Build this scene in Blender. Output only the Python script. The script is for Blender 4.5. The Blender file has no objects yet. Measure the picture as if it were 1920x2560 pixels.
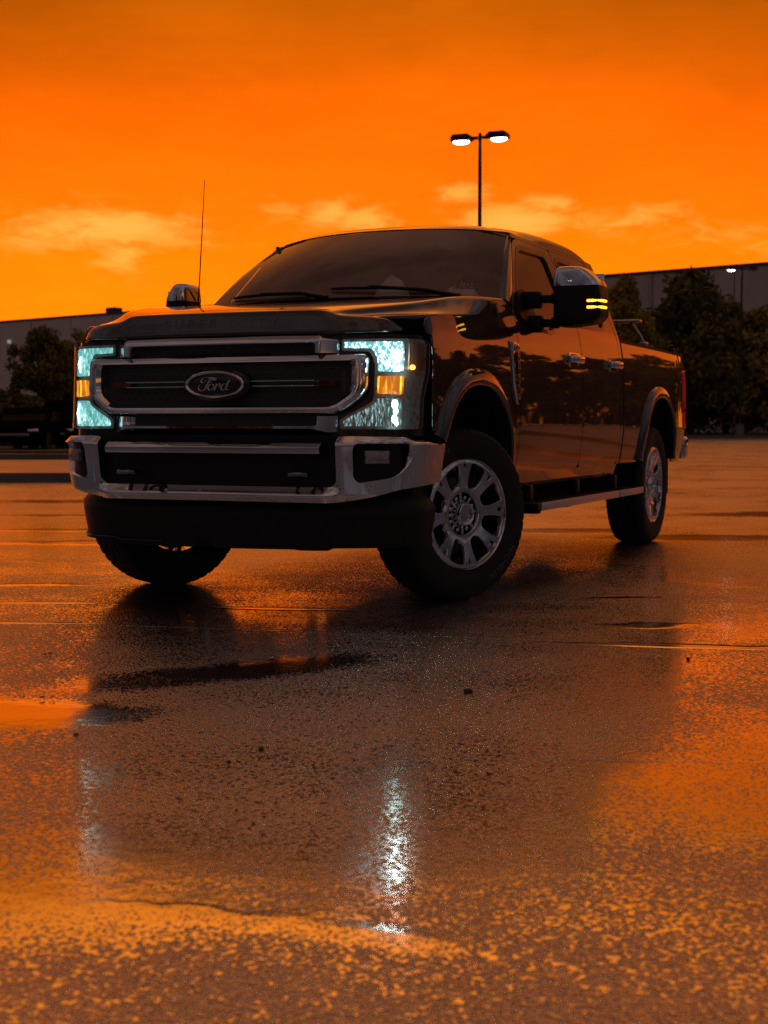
import bpy, bmesh, math, random
from mathutils import Vector, Matrix, noise
from mathutils.geometry import delaunay_2d_cdt
rnd_ = random.Random(7)
sc = bpy.context.scene
COL = sc.collection
PI = math.pi

# ---------------------------------------------------------------- helpers
def tag(o, label=None, cat=None, group=None, kind=None):
    if label: o['label'] = label
    if cat: o['category'] = cat
    if group: o['group'] = group
    if kind: o['kind'] = kind
    return o
def empty(name, loc=(0, 0, 0), rz=0):
    o = bpy.data.objects.new(name, None); COL.objects.link(o)
    o.location = loc; o.rotation_euler = (0, 0, rz); o.empty_display_size = .2
    return o
def mk(name, verts, faces, mat, parent=None, normals=None, sharp=None, smooth=True):
    me = bpy.data.meshes.new(name)
    me.from_pydata([tuple(v) for v in verts], [], faces)
    me.validate()
    if smooth: me.shade_smooth()
    if normals is not None and len(normals) == len(me.loops):
        me.normals_split_custom_set([tuple(n) for n in normals])
    elif sharp is not None:
        me.set_sharp_from_angle(angle=math.radians(sharp))
    me.materials.append(mat)
    o = bpy.data.objects.new(name, me); COL.objects.link(o)
    if parent: o.parent = parent
    return o
def pchip(tbl):
    xs = [a for a, b in tbl]; ys = [b for a, b in tbl]; n = len(xs)
    h = [xs[i+1]-xs[i] for i in range(n-1)]; d = [(ys[i+1]-ys[i])/h[i] for i in range(n-1)]
    m = [0.0]*n; m[0] = d[0]; m[-1] = d[-1]
    for i in range(1, n-1):
        if d[i-1]*d[i] > 0:
            w1 = 2*h[i]+h[i-1]; w2 = h[i]+2*h[i-1]
            m[i] = (w1+w2)/(w1/d[i-1]+w2/d[i])
    def f(x):
        if x <= xs[0]: return ys[0]+m[0]*(x-xs[0])
        if x >= xs[-1]: return ys[-1]+m[-1]*(x-xs[-1])
        lo, hi = 0, n-1
        while hi-lo > 1:
            k = (lo+hi)//2
            if xs[k] <= x: lo = k
            else: hi = k
        t = (x-xs[lo])/h[lo]; t2 = t*t; t3 = t2*t
        return (2*t3-3*t2+1)*ys[lo]+(t3-2*t2+t)*h[lo]*m[lo]+(-2*t3+3*t2)*ys[lo+1]+(t3-t2)*h[lo]*m[lo+1]
    return f
def sstep(a, b, x):
    t = max(0, min(1, (x-a)/(b-a))); return t*t*(3-2*t)
def rnd(poly, r, n=5):
    out = []; N = len(poly)
    for i in range(N):
        ri = r[i] if isinstance(r, (list, tuple)) else r
        p0, p, p1 = Vector(poly[i-1][:2]), Vector(poly[i][:2]), Vector(poly[(i+1) % N][:2])
        a, b = p0-p, p1-p
        if ri <= 0 or a.length < 1e-6 or b.length < 1e-6: out.append(tuple(p)); continue
        t = min(ri, a.length*.46, b.length*.46)
        A = p+a.normalized()*t; Bq = p+b.normalized()*t
        for k in range(n+1):
            s = k/n; q = A*(1-s)**2+p*2*s*(1-s)+Bq*s*s; out.append((q.x, q.y))
    return out
def resample(poly, step):
    out = []
    for i in range(len(poly)):
        a = Vector(poly[i]); b = Vector(poly[(i+1) % len(poly)])
        k = max(1, int(math.ceil((b-a).length/step)))
        for j in range(k):
            q = a.lerp(b, j/k)
            if not out or (Vector(out[-1])-q).length > 1e-5: out.append((q.x, q.y))
    if (Vector(out[0])-Vector(out[-1])).length < 1e-5: out.pop()
    return out
def inside(p, poly):
    x, y = p; c = False; j = len(poly)-1
    for i in range(len(poly)):
        xi, yi = poly[i]; xj, yj = poly[j]
        if (yi > y) != (yj > y) and x < (xj-xi)*(y-yi)/(yj-yi)+xi: c = not c
        j = i
    return c
def edge_dist(p, poly):
    best = 9e9; px, py = p
    for i in range(len(poly)):
        ax, ay = poly[i-1]; bx, by = poly[i]
        dx, dy = bx-ax, by-ay; L = dx*dx+dy*dy
        t = 0 if L == 0 else max(0, min(1, ((px-ax)*dx+(py-ay)*dy)/L))
        e = (px-ax-t*dx)**2+(py-ay-t*dy)**2
        if e < best: best = e
    return math.sqrt(best)
def panel(name, outline, fmap, mat, parent, out, holes=(), step=.04, thick=.014, bstep=None):
    """sheet of metal cut to an outline (with openings) and bent over the surface fmap(u,v); real edge thickness"""
    bs = bstep or step*.7
    loops = [resample(list(outline), bs)]+[resample(list(h), bs) for h in holes]
    pts = []; edges = []
    for lp in loops:
        b = len(pts); pts += lp; n = len(lp)
        edges += [(b+i, b+(i+1) % n) for i in range(n)]
    xs = [p[0] for p in loops[0]]; ys = [p[1] for p in loops[0]]
    gx, gy = min(xs), min(ys)
    while gx < max(xs):
        y = gy
        while y < max(ys):
            p = (gx+step*.013, y+step*.017)
            if inside(p, loops[0]) and not any(inside(p, h) for h in loops[1:]) and all(edge_dist(p, l) > step*.45 for l in loops):
                pts.append(p)
            y += step
        gx += step
    V2, E2, F2, *_ = delaunay_2d_cdt([Vector(p) for p in pts], edges, [], 0, 1e-6)
    tris = []
    for f in F2:
        c = sum((V2[i] for i in f), Vector((0, 0)))/len(f)
        if inside(c, loops[0]) and not any(inside(c, h) for h in loops[1:]): tris.append(list(f))
    out = Vector(out); eps = 1e-3
    P = []; N = []
    for v in V2:
        p = Vector(fmap(v.x, v.y))
        du = Vector(fmap(v.x+eps, v.y))-Vector(fmap(v.x-eps, v.y)); dv = Vector(fmap(v.x, v.y+eps))-Vector(fmap(v.x, v.y-eps))
        n = du.cross(dv)
        if n.length < 1e-12: n = out.copy()
        n.normalize()
        if n.dot(out) < 0: n = -n
        P.append(p); N.append(n)
    verts = list(P); faces = []; nor = []
    cnt = {}
    for f in tris:
        g = (P[f[1]]-P[f[0]]).cross(P[f[2]]-P[f[0]])
        if g.dot(N[f[0]]) < 0: f = f[::-1]
        faces.append(f); nor += [N[i] for i in f]
        for i in range(len(f)):
            cnt[(f[i], f[(i+1) % len(f)])] = 1
    if thick:
        back = {}
        for (a, b) in list(cnt):
            if (b, a) in cnt: continue
            for i in (a, b):
                if i not in back:
                    back[i] = len(verts); verts.append(P[i]-N[i]*thick)
            sd = (P[b]-P[a]).cross(N[a])
            if sd.length > 1e-12: sd.normalize()
            faces.append([b, a, back[a], back[b]])
            ea = (N[a]*.8+sd).normalized(); eb = (N[b]*.8+sd).normalized()
            nor += [eb, ea, sd, sd]
    return mk(name, verts, faces, mat, parent, normals=nor)
def gridmesh(rows, close=False):
    v = []; f = []
    n = len(rows[0])
    for r in rows: v += [Vector(p) for p in r]
    for i in range(len(rows)-1):
        for j in range(n if close else n-1):
            k = (j+1) % n
            f.append([i*n+j, i*n+k, (i+1)*n+k, (i+1)*n+j])
    return v, f
def subsurf(o, lv=2):
    m = o.modifiers.new('s', 'SUBSURF'); m.levels = lv; m.render_levels = lv; return o

class B:
    def __init__(s): s.bm = bmesh.new()
    def box(s, c, size, bev=0, rot=None, seg=2):
        M = Matrix.Translation(Vector(c))
        if rot is not None: M = M @ (rot.to_4x4() if isinstance(rot, Matrix) else Matrix.Rotation(rot, 4, 'Z'))
        M = M @ Matrix.Diagonal((size[0], size[1], size[2], 1))
        r = bmesh.ops.create_cube(s.bm, size=1, matrix=M)
        if bev > 0:
            ed = list({e for v in r['verts'] for e in v.link_edges})
            bmesh.ops.bevel(s.bm, geom=ed, offset=bev, segments=seg, profile=.5, affect='EDGES')
        return s
    def cyl(s, p0, p1, r0, r1=None, n=16, caps=True):
        p0, p1 = Vector(p0), Vector(p1); d = p1-p0; r1 = r0 if r1 is None else r1
        q = d.to_track_quat('Z', 'Y').to_matrix().to_4x4()
        bmesh.ops.create_cone(s.bm, cap_ends=caps, cap_tris=False, segments=n, radius1=r0, radius2=max(r1, 1e-5), depth=d.length, matrix=Matrix.Translation((p0+p1)/2) @ q)
        return s
    def tube(s, pts, r, n=10):
        pts = [Vector(p) for p in pts]; rings = []
        for i, p in enumerate(pts):
            t = (pts[min(i+1, len(pts)-1)]-pts[max(i-1, 0)]).normalized()
            a = t.cross(Vector((0, 0, 1)) if abs(t.z) < .95 else Vector((1, 0, 0))).normalized(); b = t.cross(a)
            rr = r[i] if isinstance(r, (list, tuple)) else r
            rings.append([s.bm.verts.new(p+(a*math.cos(k*2*PI/n)+b*math.sin(k*2*PI/n))*rr) for k in range(n)])
        for i in range(len(rings)-1):
            for k in range(n):
                s.bm.faces.new((rings[i][k], rings[i][(k+1) % n], rings[i+1][(k+1) % n], rings[i+1][k]))
        s.bm.faces.new(rings[0][::-1]); s.bm.faces.new(rings[-1])
        return s
    def lathe(s, prof, n=48, axis='X', c=(0, 0, 0), close=False):
        rings = []; c = Vector(c)
        for a, r in prof:
            ring = []
            for k in range(n):
                t = 2*PI*k/n
                q = Vector((a, r*math.cos(t), r*math.sin(t))) if axis == 'X' else Vector((r*math.cos(t), r*math.sin(t), a)) if axis == 'Z' else Vector((r*math.cos(t), a, r*math.sin(t)))
                ring.append(s.bm.verts.new(c+q))
            rings.append(ring)
        for i in range(len(rings)-1):
            for k in range(n):
                s.bm.faces.new((rings[i][k], rings[i+1][k], rings[i+1][(k+1) % n], rings[i][(k+1) % n]))
        return s
    def grid(s, rows, close=False):
        v, f = gridmesh(rows, close); vs = [s.bm.verts.new(p) for p in v]
        for q in f:
            try: s.bm.faces.new([vs[i] for i in q])
            except ValueError: pass
        return s
    def prism(s, poly, fa, fb):
        """closed solid between two maps of a 2-D outline"""
        a = [s.bm.verts.new(fa(*p)) for p in poly]; b = [s.bm.verts.new(fb(*p)) for p in poly]; n = len(poly)
        s.bm.faces.new(a); s.bm.faces.new(b[::-1])
        for i in range(n): s.bm.faces.new((a[i], b[i], b[(i+1) % n], a[(i+1) % n]))
        return s
    def sphere(s, c, r, sc_=(1, 1, 1), u=16, v=10):
        bmesh.ops.create_uvsphere(s.bm, u_segments=u, v_segments=v, radius=r, matrix=Matrix.Translation(Vector(c)) @ Matrix.Diagonal((*sc_, 1)))
        return s
    def obj(s, name, mat, parent=None, sharp=35, recalc=True):
        if recalc: bmesh.ops.recalc_face_normals(s.bm, faces=s.bm.faces)
        me = bpy.data.meshes.new(name); s.bm.to_mesh(me); s.bm.free()
        me.shade_smooth(); me.set_sharp_from_angle(angle=math.radians(sharp))
        me.materials.append(mat)
        o = bpy.data.objects.new(name, me); COL.objects.link(o)
        if parent: o.parent = parent
        return o

# ---------------------------------------------------------------- materials
def newmat(name):
    m = bpy.data.materials.new(name); m.use_nodes = True
    nt = m.node_tree; b = nt.nodes['Principled BSDF']
    return m, nt, b
def N_(nt, typ, **kw):
    n = nt.nodes.new(typ)
    for k, v in kw.items():
        if k == 'inp':
            for a, c in v.items(): n.inputs[a].default_value = c
        else: setattr(n, k, v)
    return n
def math_(nt, op, a, b=None, c=None, clamp=False):
    n = nt.nodes.new('ShaderNodeMath'); n.operation = op; n.use_clamp = clamp
    for i, x in enumerate((a, b, c)):
        if x is None: continue
        if isinstance(x, (int, float)): n.inputs[i].default_value = x
        else: nt.links.new(x, n.inputs[i])
    return n.outputs[0]
def simple(name, col, rough=.5, metal=0, coat=0, spec=.5, var=.25, vscale=8, bump=0, bscale=60, ior=1.5, coat_rough=.03):
    m, nt, b = newmat(name); L = nt.links.new
    tc = N_(nt, 'ShaderNodeTexCoord')
    ns = N_(nt, 'ShaderNodeTexNoise', inp={'Scale': vscale, 'Detail': 5, 'Roughness': .6}); L(tc.outputs['Object'], ns.inputs['Vector'])
    mr = N_(nt, 'ShaderNodeMapRange', inp={'From Min': .25, 'From Max': .75, 'To Min': 1-var, 'To Max': 1+var}); L(ns.outputs['Fac'], mr.inputs['Value'])
    mx = N_(nt, 'ShaderNodeVectorMath', operation='SCALE'); mx.inputs[0].default_value = col; L(mr.outputs[0], mx.inputs['Scale'])
    L(mx.outputs[0], b.inputs['Base Color'])
    rr = math_(nt, 'MULTIPLY', mr.outputs[0], rough, clamp=True); L(rr, b.inputs['Roughness'])
    b.inputs['Metallic'].default_value = metal; b.inputs['Coat Weight'].default_value = coat; b.inputs['Coat Roughness'].default_value = coat_rough
    b.inputs['Specular IOR Level'].default_value = spec; b.inputs['IOR'].default_value = ior
    if bump:
        nb = N_(nt, 'ShaderNodeTexNoise', inp={'Scale': bscale, 'Detail': 4}); L(tc.outputs['Object'], nb.inputs['Vector'])
        bp = N_(nt, 'ShaderNodeBump', inp={'Strength': bump, 'Distance': .004}); L(nb.outputs['Fac'], bp.inputs['Height']); L(bp.outputs[0], b.inputs['Normal'])
    return m
def emis(name, col, strength):
    m, nt, b = newmat(name)
    b.inputs['Base Color'].default_value = (*col, 1); b.inputs['Emission Color'].default_value = (*col, 1); b.inputs['Emission Strength'].default_value = strength
    return m
def paint_mat():
    m, nt, b = newmat('dark wet car paint'); L = nt.links.new
    tc = N_(nt, 'ShaderNodeTexCoord')
    ns = N_(nt, 'ShaderNodeTexNoise', inp={'Scale': 900, 'Detail': 2}); L(tc.outputs['Object'], ns.inputs['Vector'])
    cr = N_(nt, 'ShaderNodeValToRGB'); cr.color_ramp.elements[0].color = (.008, .0072, .0072, 1); cr.color_ramp.elements[1].color = (.017, .0155, .0155, 1)
    L(ns.outputs['Fac'], cr.inputs[0]); L(cr.outputs[0], b.inputs['Base Color'])
    b.inputs['Metallic'].default_value = 0; b.inputs['Roughness'].default_value = .55; b.inputs['Specular IOR Level'].default_value = .05
    b.inputs['Coat Weight'].default_value = 1; b.inputs['Coat Roughness'].default_value = .018; b.inputs['Coat IOR'].default_value = 1.68
    # rain beads standing on the clear coat
    vo = N_(nt, 'ShaderNodeTexVoronoi', inp={'Scale': 75, 'Randomness': 1}); L(tc.outputs['Object'], vo.inputs['Vector'])
    nz = N_(nt, 'ShaderNodeTexNoise', inp={'Scale': 9, 'Detail': 3}); L(tc.outputs['Object'], nz.inputs['Vector'])
    sz = N_(nt, 'ShaderNodeMapRange', inp={'From Min': .4, 'From Max': .7, 'To Min': .04, 'To Max': .24}); L(nz.outputs['Fac'], sz.inputs['Value'])
    dd = math_(nt, 'SUBTRACT', sz.outputs[0], vo.outputs['Distance']); dd = math_(nt, 'MAXIMUM', dd, 0); dd = math_(nt, 'POWER', dd, .7)
    bp = N_(nt, 'ShaderNodeBump', inp={'Strength': .22, 'Distance': .003}); L(dd, bp.inputs['Height'])
    L(bp.outputs[0], b.inputs['Coat Normal'])
    return m
def glass_mat(name, tint, refl=1.5, rough=.02, beads=0, film=(0, 0, 0)):
    m, nt, b = newmat(name); L = nt.links.new; nt.nodes.remove(b); o = nt.nodes['Material Output']
    tr = N_(nt, 'ShaderNodeBsdfTransparent'); tr.inputs[0].default_value = (*tint, 1)
    gl = N_(nt, 'ShaderNodeBsdfGlossy'); gl.inputs['Roughness'].default_value = rough
    fr_ = N_(nt, 'ShaderNodeFresnel', inp={'IOR': refl})
    if beads:
        tc = N_(nt, 'ShaderNodeTexCoord')
        vo = N_(nt, 'ShaderNodeTexVoronoi', inp={'Scale': 85}); L(tc.outputs['Object'], vo.inputs['Vector'])
        dd = math_(nt, 'SUBTRACT', .28, vo.outputs['Distance']); dd = math_(nt, 'MAXIMUM', dd, 0)
        bp = N_(nt, 'ShaderNodeBump', inp={'Strength': beads, 'Distance': .003}); L(dd, bp.inputs['Height'])
        L(bp.outputs[0], gl.inputs['Normal']); L(bp.outputs[0], fr_.inputs['Normal'])
    mx = N_(nt, 'ShaderNodeMixShader'); L(fr_.outputs[0], mx.inputs[0]); L(tr.outputs[0], mx.inputs[1]); L(gl.outputs[0], mx.inputs[2])
    last = mx.outputs[0]
    if sum(film):
        df = N_(nt, 'ShaderNodeBsdfDiffuse'); df.inputs[0].default_value = (*film, 1)
        m2 = N_(nt, 'ShaderNodeMixShader'); m2.inputs[0].default_value = .26; L(last, m2.inputs[1]); L(df.outputs[0], m2.inputs[2]); last = m2.outputs[0]
    L(last, o.inputs['Surface'])
    return m
def lamp_mat(name, lo, mid, hi, s_lo, s_hi, scale=55, stretch=(1, 1, .45), hot=.72):
    """lit reflector bowl: facets that gather light differently"""
    m, nt, b = newmat(name); L = nt.links.new
    tc = N_(nt, 'ShaderNodeTexCoord'); mp = N_(nt, 'ShaderNodeMapping'); mp.inputs['Scale'].default_value = stretch; L(tc.outputs['Object'], mp.inputs['Vector'])
    vo = N_(nt, 'ShaderNodeTexVoronoi', inp={'Scale': scale}); L(mp.outputs[0], vo.inputs['Vector'])
    ns = N_(nt, 'ShaderNodeTexNoise', inp={'Scale': scale*.45, 'Detail': 6, 'Roughness': .8}); L(mp.outputs[0], ns.inputs['Vector'])
    sp = N_(nt, 'ShaderNodeSeparateColor'); L(vo.outputs['Color'], sp.inputs[0])
    f = math_(nt, 'MULTIPLY_ADD', sp.outputs[0], .42, math_(nt, 'MULTIPLY_ADD', ns.outputs['Fac'], 1.30, -.34))
    cr = N_(nt, 'ShaderNodeValToRGB'); e = cr.color_ramp.elements
    e[0].position = .08; e[0].color = (*lo, 1); e[1].position = .9; e[1].color = (*hi, 1); k = e.new(.45); k.color = (*mid, 1)
    L(f, cr.inputs[0])
    st = N_(nt, 'ShaderNodeMapRange', interpolation_type='SMOOTHSTEP', inp={'From Min': hot-.25, 'From Max': hot+.25, 'To Min': s_lo, 'To Max': s_hi}); L(f, st.inputs['Value'])
    b.inputs['Base Color'].default_value = (.05, .05, .05, 1); b.inputs['Roughness'].default_value = .2
    L(cr.outputs[0], b.inputs['Emission Color']); L(st.outputs[0], b.inputs['Emission Strength'])
    return m

M = {}
M['paint'] = paint_mat()
M['chrome'] = simple('chrome', (.56, .56, .58), .035, 1, var=.12, vscale=4, bump=.05, bscale=7)
M['satin'] = simple('brushed metal', (.40, .38, .38), .3, 1, var=.2, vscale=20)
M['darkchrome'] = simple('dark chrome', (.16, .16, .17), .12, 1)
M['plastic'] = simple('black plastic', (.006, .0055, .0055), .5, spec=.22, bump=.15, bscale=350)
M['gloss_black'] = simple('gloss black', (.006, .006, .006), .18, spec=.4)
M['deep'] = simple('underbody black', (.004, .004, .004), .85, spec=.1)
M['rubber'] = simple('tyre rubber', (.013, .012, .012), .72, spec=.25, bump=.3, bscale=120)
M['letter'] = simple('raised tyre lettering', (.075, .072, .072), .6, spec=.4)
M['rim'] = simple('machined alloy', (.46, .46, .49), .08, 1, var=.15, vscale=14)
M['step'] = simple('step aluminium', (.62, .58, .56), .42, .8, var=.1, vscale=30)
M['rim_dark'] = simple('painted alloy', (.05, .05, .052), .35, .7)
M['disc'] = simple('brake disc', (.10, .09, .085), .4, 1)
M['cloth'] = simple('seat cloth', (.020, .017, .015), .9)
M['dash'] = simple('dashboard plastic', (.009, .008, .0075), .7)
M['white_cloth'] = simple('white cloth', (.80, .84, .82), .9, bump=.4, bscale=25)
M['label_paper'] = simple('label paper', (.42, .40, .38), .6)
M['ink'] = simple('dark print', (.02, .018, .018), .6)
M['ws'] = glass_mat('windshield glass', (.86, .80, .74), 1.42, .03, .10, film=(.34, .17, .12))
M['side_glass'] = glass_mat('tinted side glass', (.30, .24, .19), 2.1, .03, .10)
M['lens'] = glass_mat('clear lens', (.93, .95, .95), 1.42, .02)
M['lampU_L'] = lamp_mat('low beam reflector', (.08, .36, .40), (.26, .76, .80), (.80, 1, 1), .80, 6.5, 130, (1, 1, .6), hot=.72)
M['lampD_L'] = lamp_mat('high beam reflector', (.045, .025, .027), (.060, .050, .052), (.40, .72, .72), .50, 1.6, 120, (1.5, 1, .35), hot=.75)
M['lampU_R'] = lamp_mat('low beam reflector seen from the side', (.06, .32, .31), (.15, .54, .52), (.50, .92, .88), .82, 1.4, 95, (1, 1, .5))
M['bulbwhite'] = emis('lit low beam bulb', (.82, 1, 1), 32)
M['bulbhi'] = emis('lit position lamp', (.6, 1, .95), 9)
M['guide'] = emis('dim light guide', (.55, 1, .95), 3.5)
M['amber'] = lamp_mat('amber turn lamp', (.65, .10, .0), (.95, .24, .0), (1, .55, .06), .7, 2.6, 60, (1.6, 1, .2))
M['amberbulb'] = emis('amber marker bulb', (1, .42, .03), 5)
M['marker'] = simple('side marker lens', (.22, .11, .07), .3, coat=.6, bump=.6, bscale=90)
M['housing'] = simple('lamp housing silver', (.26, .25, .25), .3, .25, var=.3, vscale=50)
M['signal'] = emis('mirror turn signal', (1, .50, .02), 3.2)
M['red'] = simple('red tail lamp', (.45, .008, .014), .12, coat=1)
M['red'].node_tree.nodes['Principled BSDF'].inputs['Emission Color'].default_value = (1, .02, .03, 1); M['red'].node_tree.nodes['Principled BSDF'].inputs['Emission Strength'].default_value = .10
M['emblem'] = simple('emblem dark field', (.010, .008, .012), .12, coat=.5)
# ================================================================ THE TRUCK
truck = tag(empty('pickup_truck'), 'dark wet crew cab pickup truck with lit headlights and chrome grille', 'pickup truck')
SXL = pchip([(.50, .925), (.58, .952), (.66, .973), (.78, .990), (.86, .9985), (.88, 1.0), (.90, .9992), (1.05, .998), (1.2, .9965), (1.27, .9935), (1.33, .989), (1.40, .9800), (1.47, .968), (1.505, .960)])
def sx(y, z):
    """half width of the body at a station along the truck and a height"""
    x = SXL(z) if z < 1.505 else .960-(z-1.505)*(.345+.03*(z-1.5))
    if y < 0: x -= .010*(y/.62)**2
    if y < -.55: x -= .095*((-.55-y)/.15)**2
    if y > 4.7: x -= .032*((y-4.7)/.47)**2.2
    return x
CURVE = {}
def plan_curve(pts, n=160):
    """arc-length walk along a plan outline, mirrored about the centre"""
    f = []
    p = [Vector(q) for q in pts]
    def cr(i, t):
        a, b, c, d = p[max(i-1, 0)], p[i], p[i+1], p[min(i+2, len(p)-1)]
        if i == 0: a = Vector((-p[1].x, p[1].y))
        return .5*((2*b)+(c-a)*t+(2*a-5*b+4*c-d)*t*t+(3*b-a-3*c+d)*t**3)
    for i in range(len(p)-1):
        for k in range(n//len(p)): f.append(cr(i, k/(n//len(p))))
    f.append(p[-1]); s = [0]
    for i in range(1, len(f)): s.append(s[-1]+(f[i]-f[i-1]).length)
    def at(ss):
        sg = 1 if ss >= 0 else -1; a = abs(ss)
        if a >= s[-1]:
            t = (f[-1]-f[-2]).normalized(); q = f[-1]+t*(a-s[-1])
        else:
            lo, hi = 0, len(s)-1
            while hi-lo > 1:
                k = (lo+hi)//2
                if s[k] <= a: lo = k
                else: hi = k
            t = (f[hi]-f[lo]).normalized(); q = f[lo].lerp(f[hi], (a-s[lo])/(s[hi]-s[lo]))
        return Vector((q.x*sg, q.y)), Vector((t.y*sg, -t.x)) if sg > 0 else Vector((-t.y, -t.x))
    def s_of_x(x):
        sg = 1 if x >= 0 else -1
        lo, hi = 0.0, s[-1]
        for _ in range(40):
            m = (lo+hi)/2
            if at(m)[0].x < abs(x): lo = m
            else: hi = m
        return sg*lo
    def s_of_y(y):
        lo, hi = 0.0, s[-1]
        for _ in range(40):
            m = (lo+hi)/2
            if at(m)[0].y < y: lo = m
            else: hi = m
        return lo
    return at, s_of_x, s_of_y
fr_at, fs, fsy = plan_curve([(0, -.885), (.30, -.885), (.60, -.868), (.72, -.846), (.82, -.826), (.89, -.797), (.938, -.757), (.968, -.70), (.982, -.635), (.988, -.56)])
def fr(s, z, d=0):
    q, n = fr_at(s); return Vector((q.x+n.x*d, q.y+n.y*d+(z-1.0)*.06, z))
bu_at, bs_, bsy = plan_curve([(0, -.985), (.30, -.984), (.62, -.970), (.75, -.945), (.85, -.907), (.925, -.850), (.965, -.775), (.984, -.67), (.995, -.56), (1.003, -.43)])

PA, CH, BK = M['paint'], M['chrome'], M['plastic']
# ---- hood
HZ = pchip([(-.82, 1.447), (-.70, 1.470), (-.40, 1.512), (0, 1.556), (.35, 1.583), (.50, 1.592)])
HD = pchip([(-.82, .555), (-.70, .640), (-.40, .862), (0, .922), (.35, .936), (.50, .938)])
HS = pchip([(-.82, 1.405), (-.70, 1.418), (-.40, 1.440), (0, 1.458), (.35, 1.476), (.50, 1.484)])
YF = pchip([(0, -.885), (.30, -.883), (.55, -.872), (.70, -.845), (.80, -.808), (.86, -.755), (.895, -.69)])
xc = [0, .14, .28, .42, .515, .545, .575, .61, .70, .80, .845, .870, .885]
zt = [1.447, 1.447, 1.447, 1.447, 1.446, 1.441, 1.428, 1.417, 1.412, 1.406, 1.395, 1.375, 1.36]
zb = [1.327]*8+[1.329, 1.331, 1.333, 1.335, 1.337]
rows = []
def hrow(f): rows.append([Vector(f(i)) for i in range(len(xc))])
hrow(lambda i: (xc[i], YF(xc[i])+.05, zb[i]-.004))
hrow(lambda i: (xc[i], YF(xc[i])+.012, zb[i]-.003))
hrow(lambda i: (xc[i], YF(xc[i]), zb[i]+.006))
hrow(lambda i: (xc[i], YF(xc[i])+.012, zb[i]+.3*(zt[i]-zb[i])))
hrow(lambda i: (xc[i], YF(xc[i])+.028, zb[i]+.75*(zt[i]-zb[i])))
hrow(lambda i: (xc[i], YF(xc[i])+.040, zt[i]-.008))
hrow(lambda i: (xc[i]*.998, YF(xc[i])+.052, zt[i]))
frac = [0, .22, .45, .68, .86, .95, 1]
for yy in (-.775, -.70, -.55, -.40, -.2, 0, .2, .38, .47, .50):
    rdg = -.018+.022*sstep(-.65, .0, yy); xd, zc, zs = HD(yy), HZ(yy), HS(yy); xs = sx(yy, zs)-.008; r = []
    if yy < -.72: xs = min(xs, .868)
    for i in range(7):
        x = xd*frac[i]; r.append((x, yy, zc+rdg*(x/xd)**4))
    zd = zc+rdg
    for t, bulge in ((.22, .010), (.48, .012), (.74, .010), (.92, .006), (1.0, 0)):
        fr_ = 1-sstep(-.72, -.30, yy)
        step_ = (1-math.exp(-t*9))*.80+.20*t          # at the nose: a short step, then a nearly flat shelf
        r.append((xd+(xs-xd)*t, yy, zd+(zs-zd)*(fr_*step_+(1-fr_)*t**.95)+bulge*.12*(1-fr_)))
    r.append((xs+.001, yy, zs-.028))
    # the nose sweeps back towards the corners
    sw = max(0, min(1, (yy+.83)/.5)); sw = 1-sw
    r = [Vector((x, y+sw*(YF(min(x, .885))+.885)*.8+(0.09*(x/.9)**2 if yy > .3 else 0)*sstep(.3, .5, yy), z)) for x, y, z in r]
    rows.append(r)
full = [[Vector((-p.x, p.y, p.z)) for p in r[:0:-1]]+r for r in rows]
v, f = gridmesh(full); hood = mk('hood', v, f, PA, truck); subsurf(hood, 2)
def text_mesh(name, txt, mat, parent, fmap, size=1, extrude=.004, shear=0, spacing=1, res=3):
    """letters as solid geometry, bent by fmap(x, y, depth)"""
    cu = bpy.data.curves.new('t', 'FONT'); cu.body = txt; cu.size = size; cu.extrude = extrude; cu.shear = shear; cu.space_character = spacing; cu.resolution_u = res
    cu.align_x = 'CENTER'; cu.align_y = 'CENTER'
    ob = bpy.data.objects.new('t', cu); COL.objects.link(ob)
    bpy.context.view_layer.update()
    me = bpy.data.meshes.new_from_object(ob.evaluated_get(bpy.context.evaluated_depsgraph_get()))
    bpy.data.objects.remove(ob); bpy.data.curves.remove(cu)
    me.name = name
    for vv in me.vertices: vv.co = fmap(vv.co.x, vv.co.y, vv.co.z)
    me.materials.clear(); me.materials.append(mat)
    o = bpy.data.objects.new(name, me); COL.objects.link(o); o.parent = parent
    return o
ht = text_mesh('hood_letter', 'SUPER DUTY', PA, hood, lambda x, y, d: Vector((x*1.28, YF(min(.88, abs(x*1.28)))+.0185+(y)*.30-d, 1.387+y)), size=.062, extrude=.0008, spacing=1.5)
def islands(o, name):
    """each embossed letter becomes a piece of its own"""
    bm = bmesh.new(); bm.from_mesh(o.data); seen = set(); groups = []
    for v0 in bm.verts:
        if v0.index in seen: continue
        st = [v0]; seen.add(v0.index); g = []
        while st:
            a = st.pop(); g.append(a.index)
            for e in a.link_edges:
                c = e.other_vert(a)
                if c.index not in seen: seen.add(c.index); st.append(c)
        groups.append(set(g))
    for g in groups:
        idx = {k: i for i, k in enumerate(sorted(g))}
        mk(name, [o.data.vertices[k].co.copy() for k in sorted(g)], [[idx[v.index] for v in f.verts] for f in bm.faces if f.verts[0].index in g], o.data.materials[0], o.parent, sharp=30)
    bm.free(); bpy.data.objects.remove(o)
islands(ht, 'hood_letter')
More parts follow.
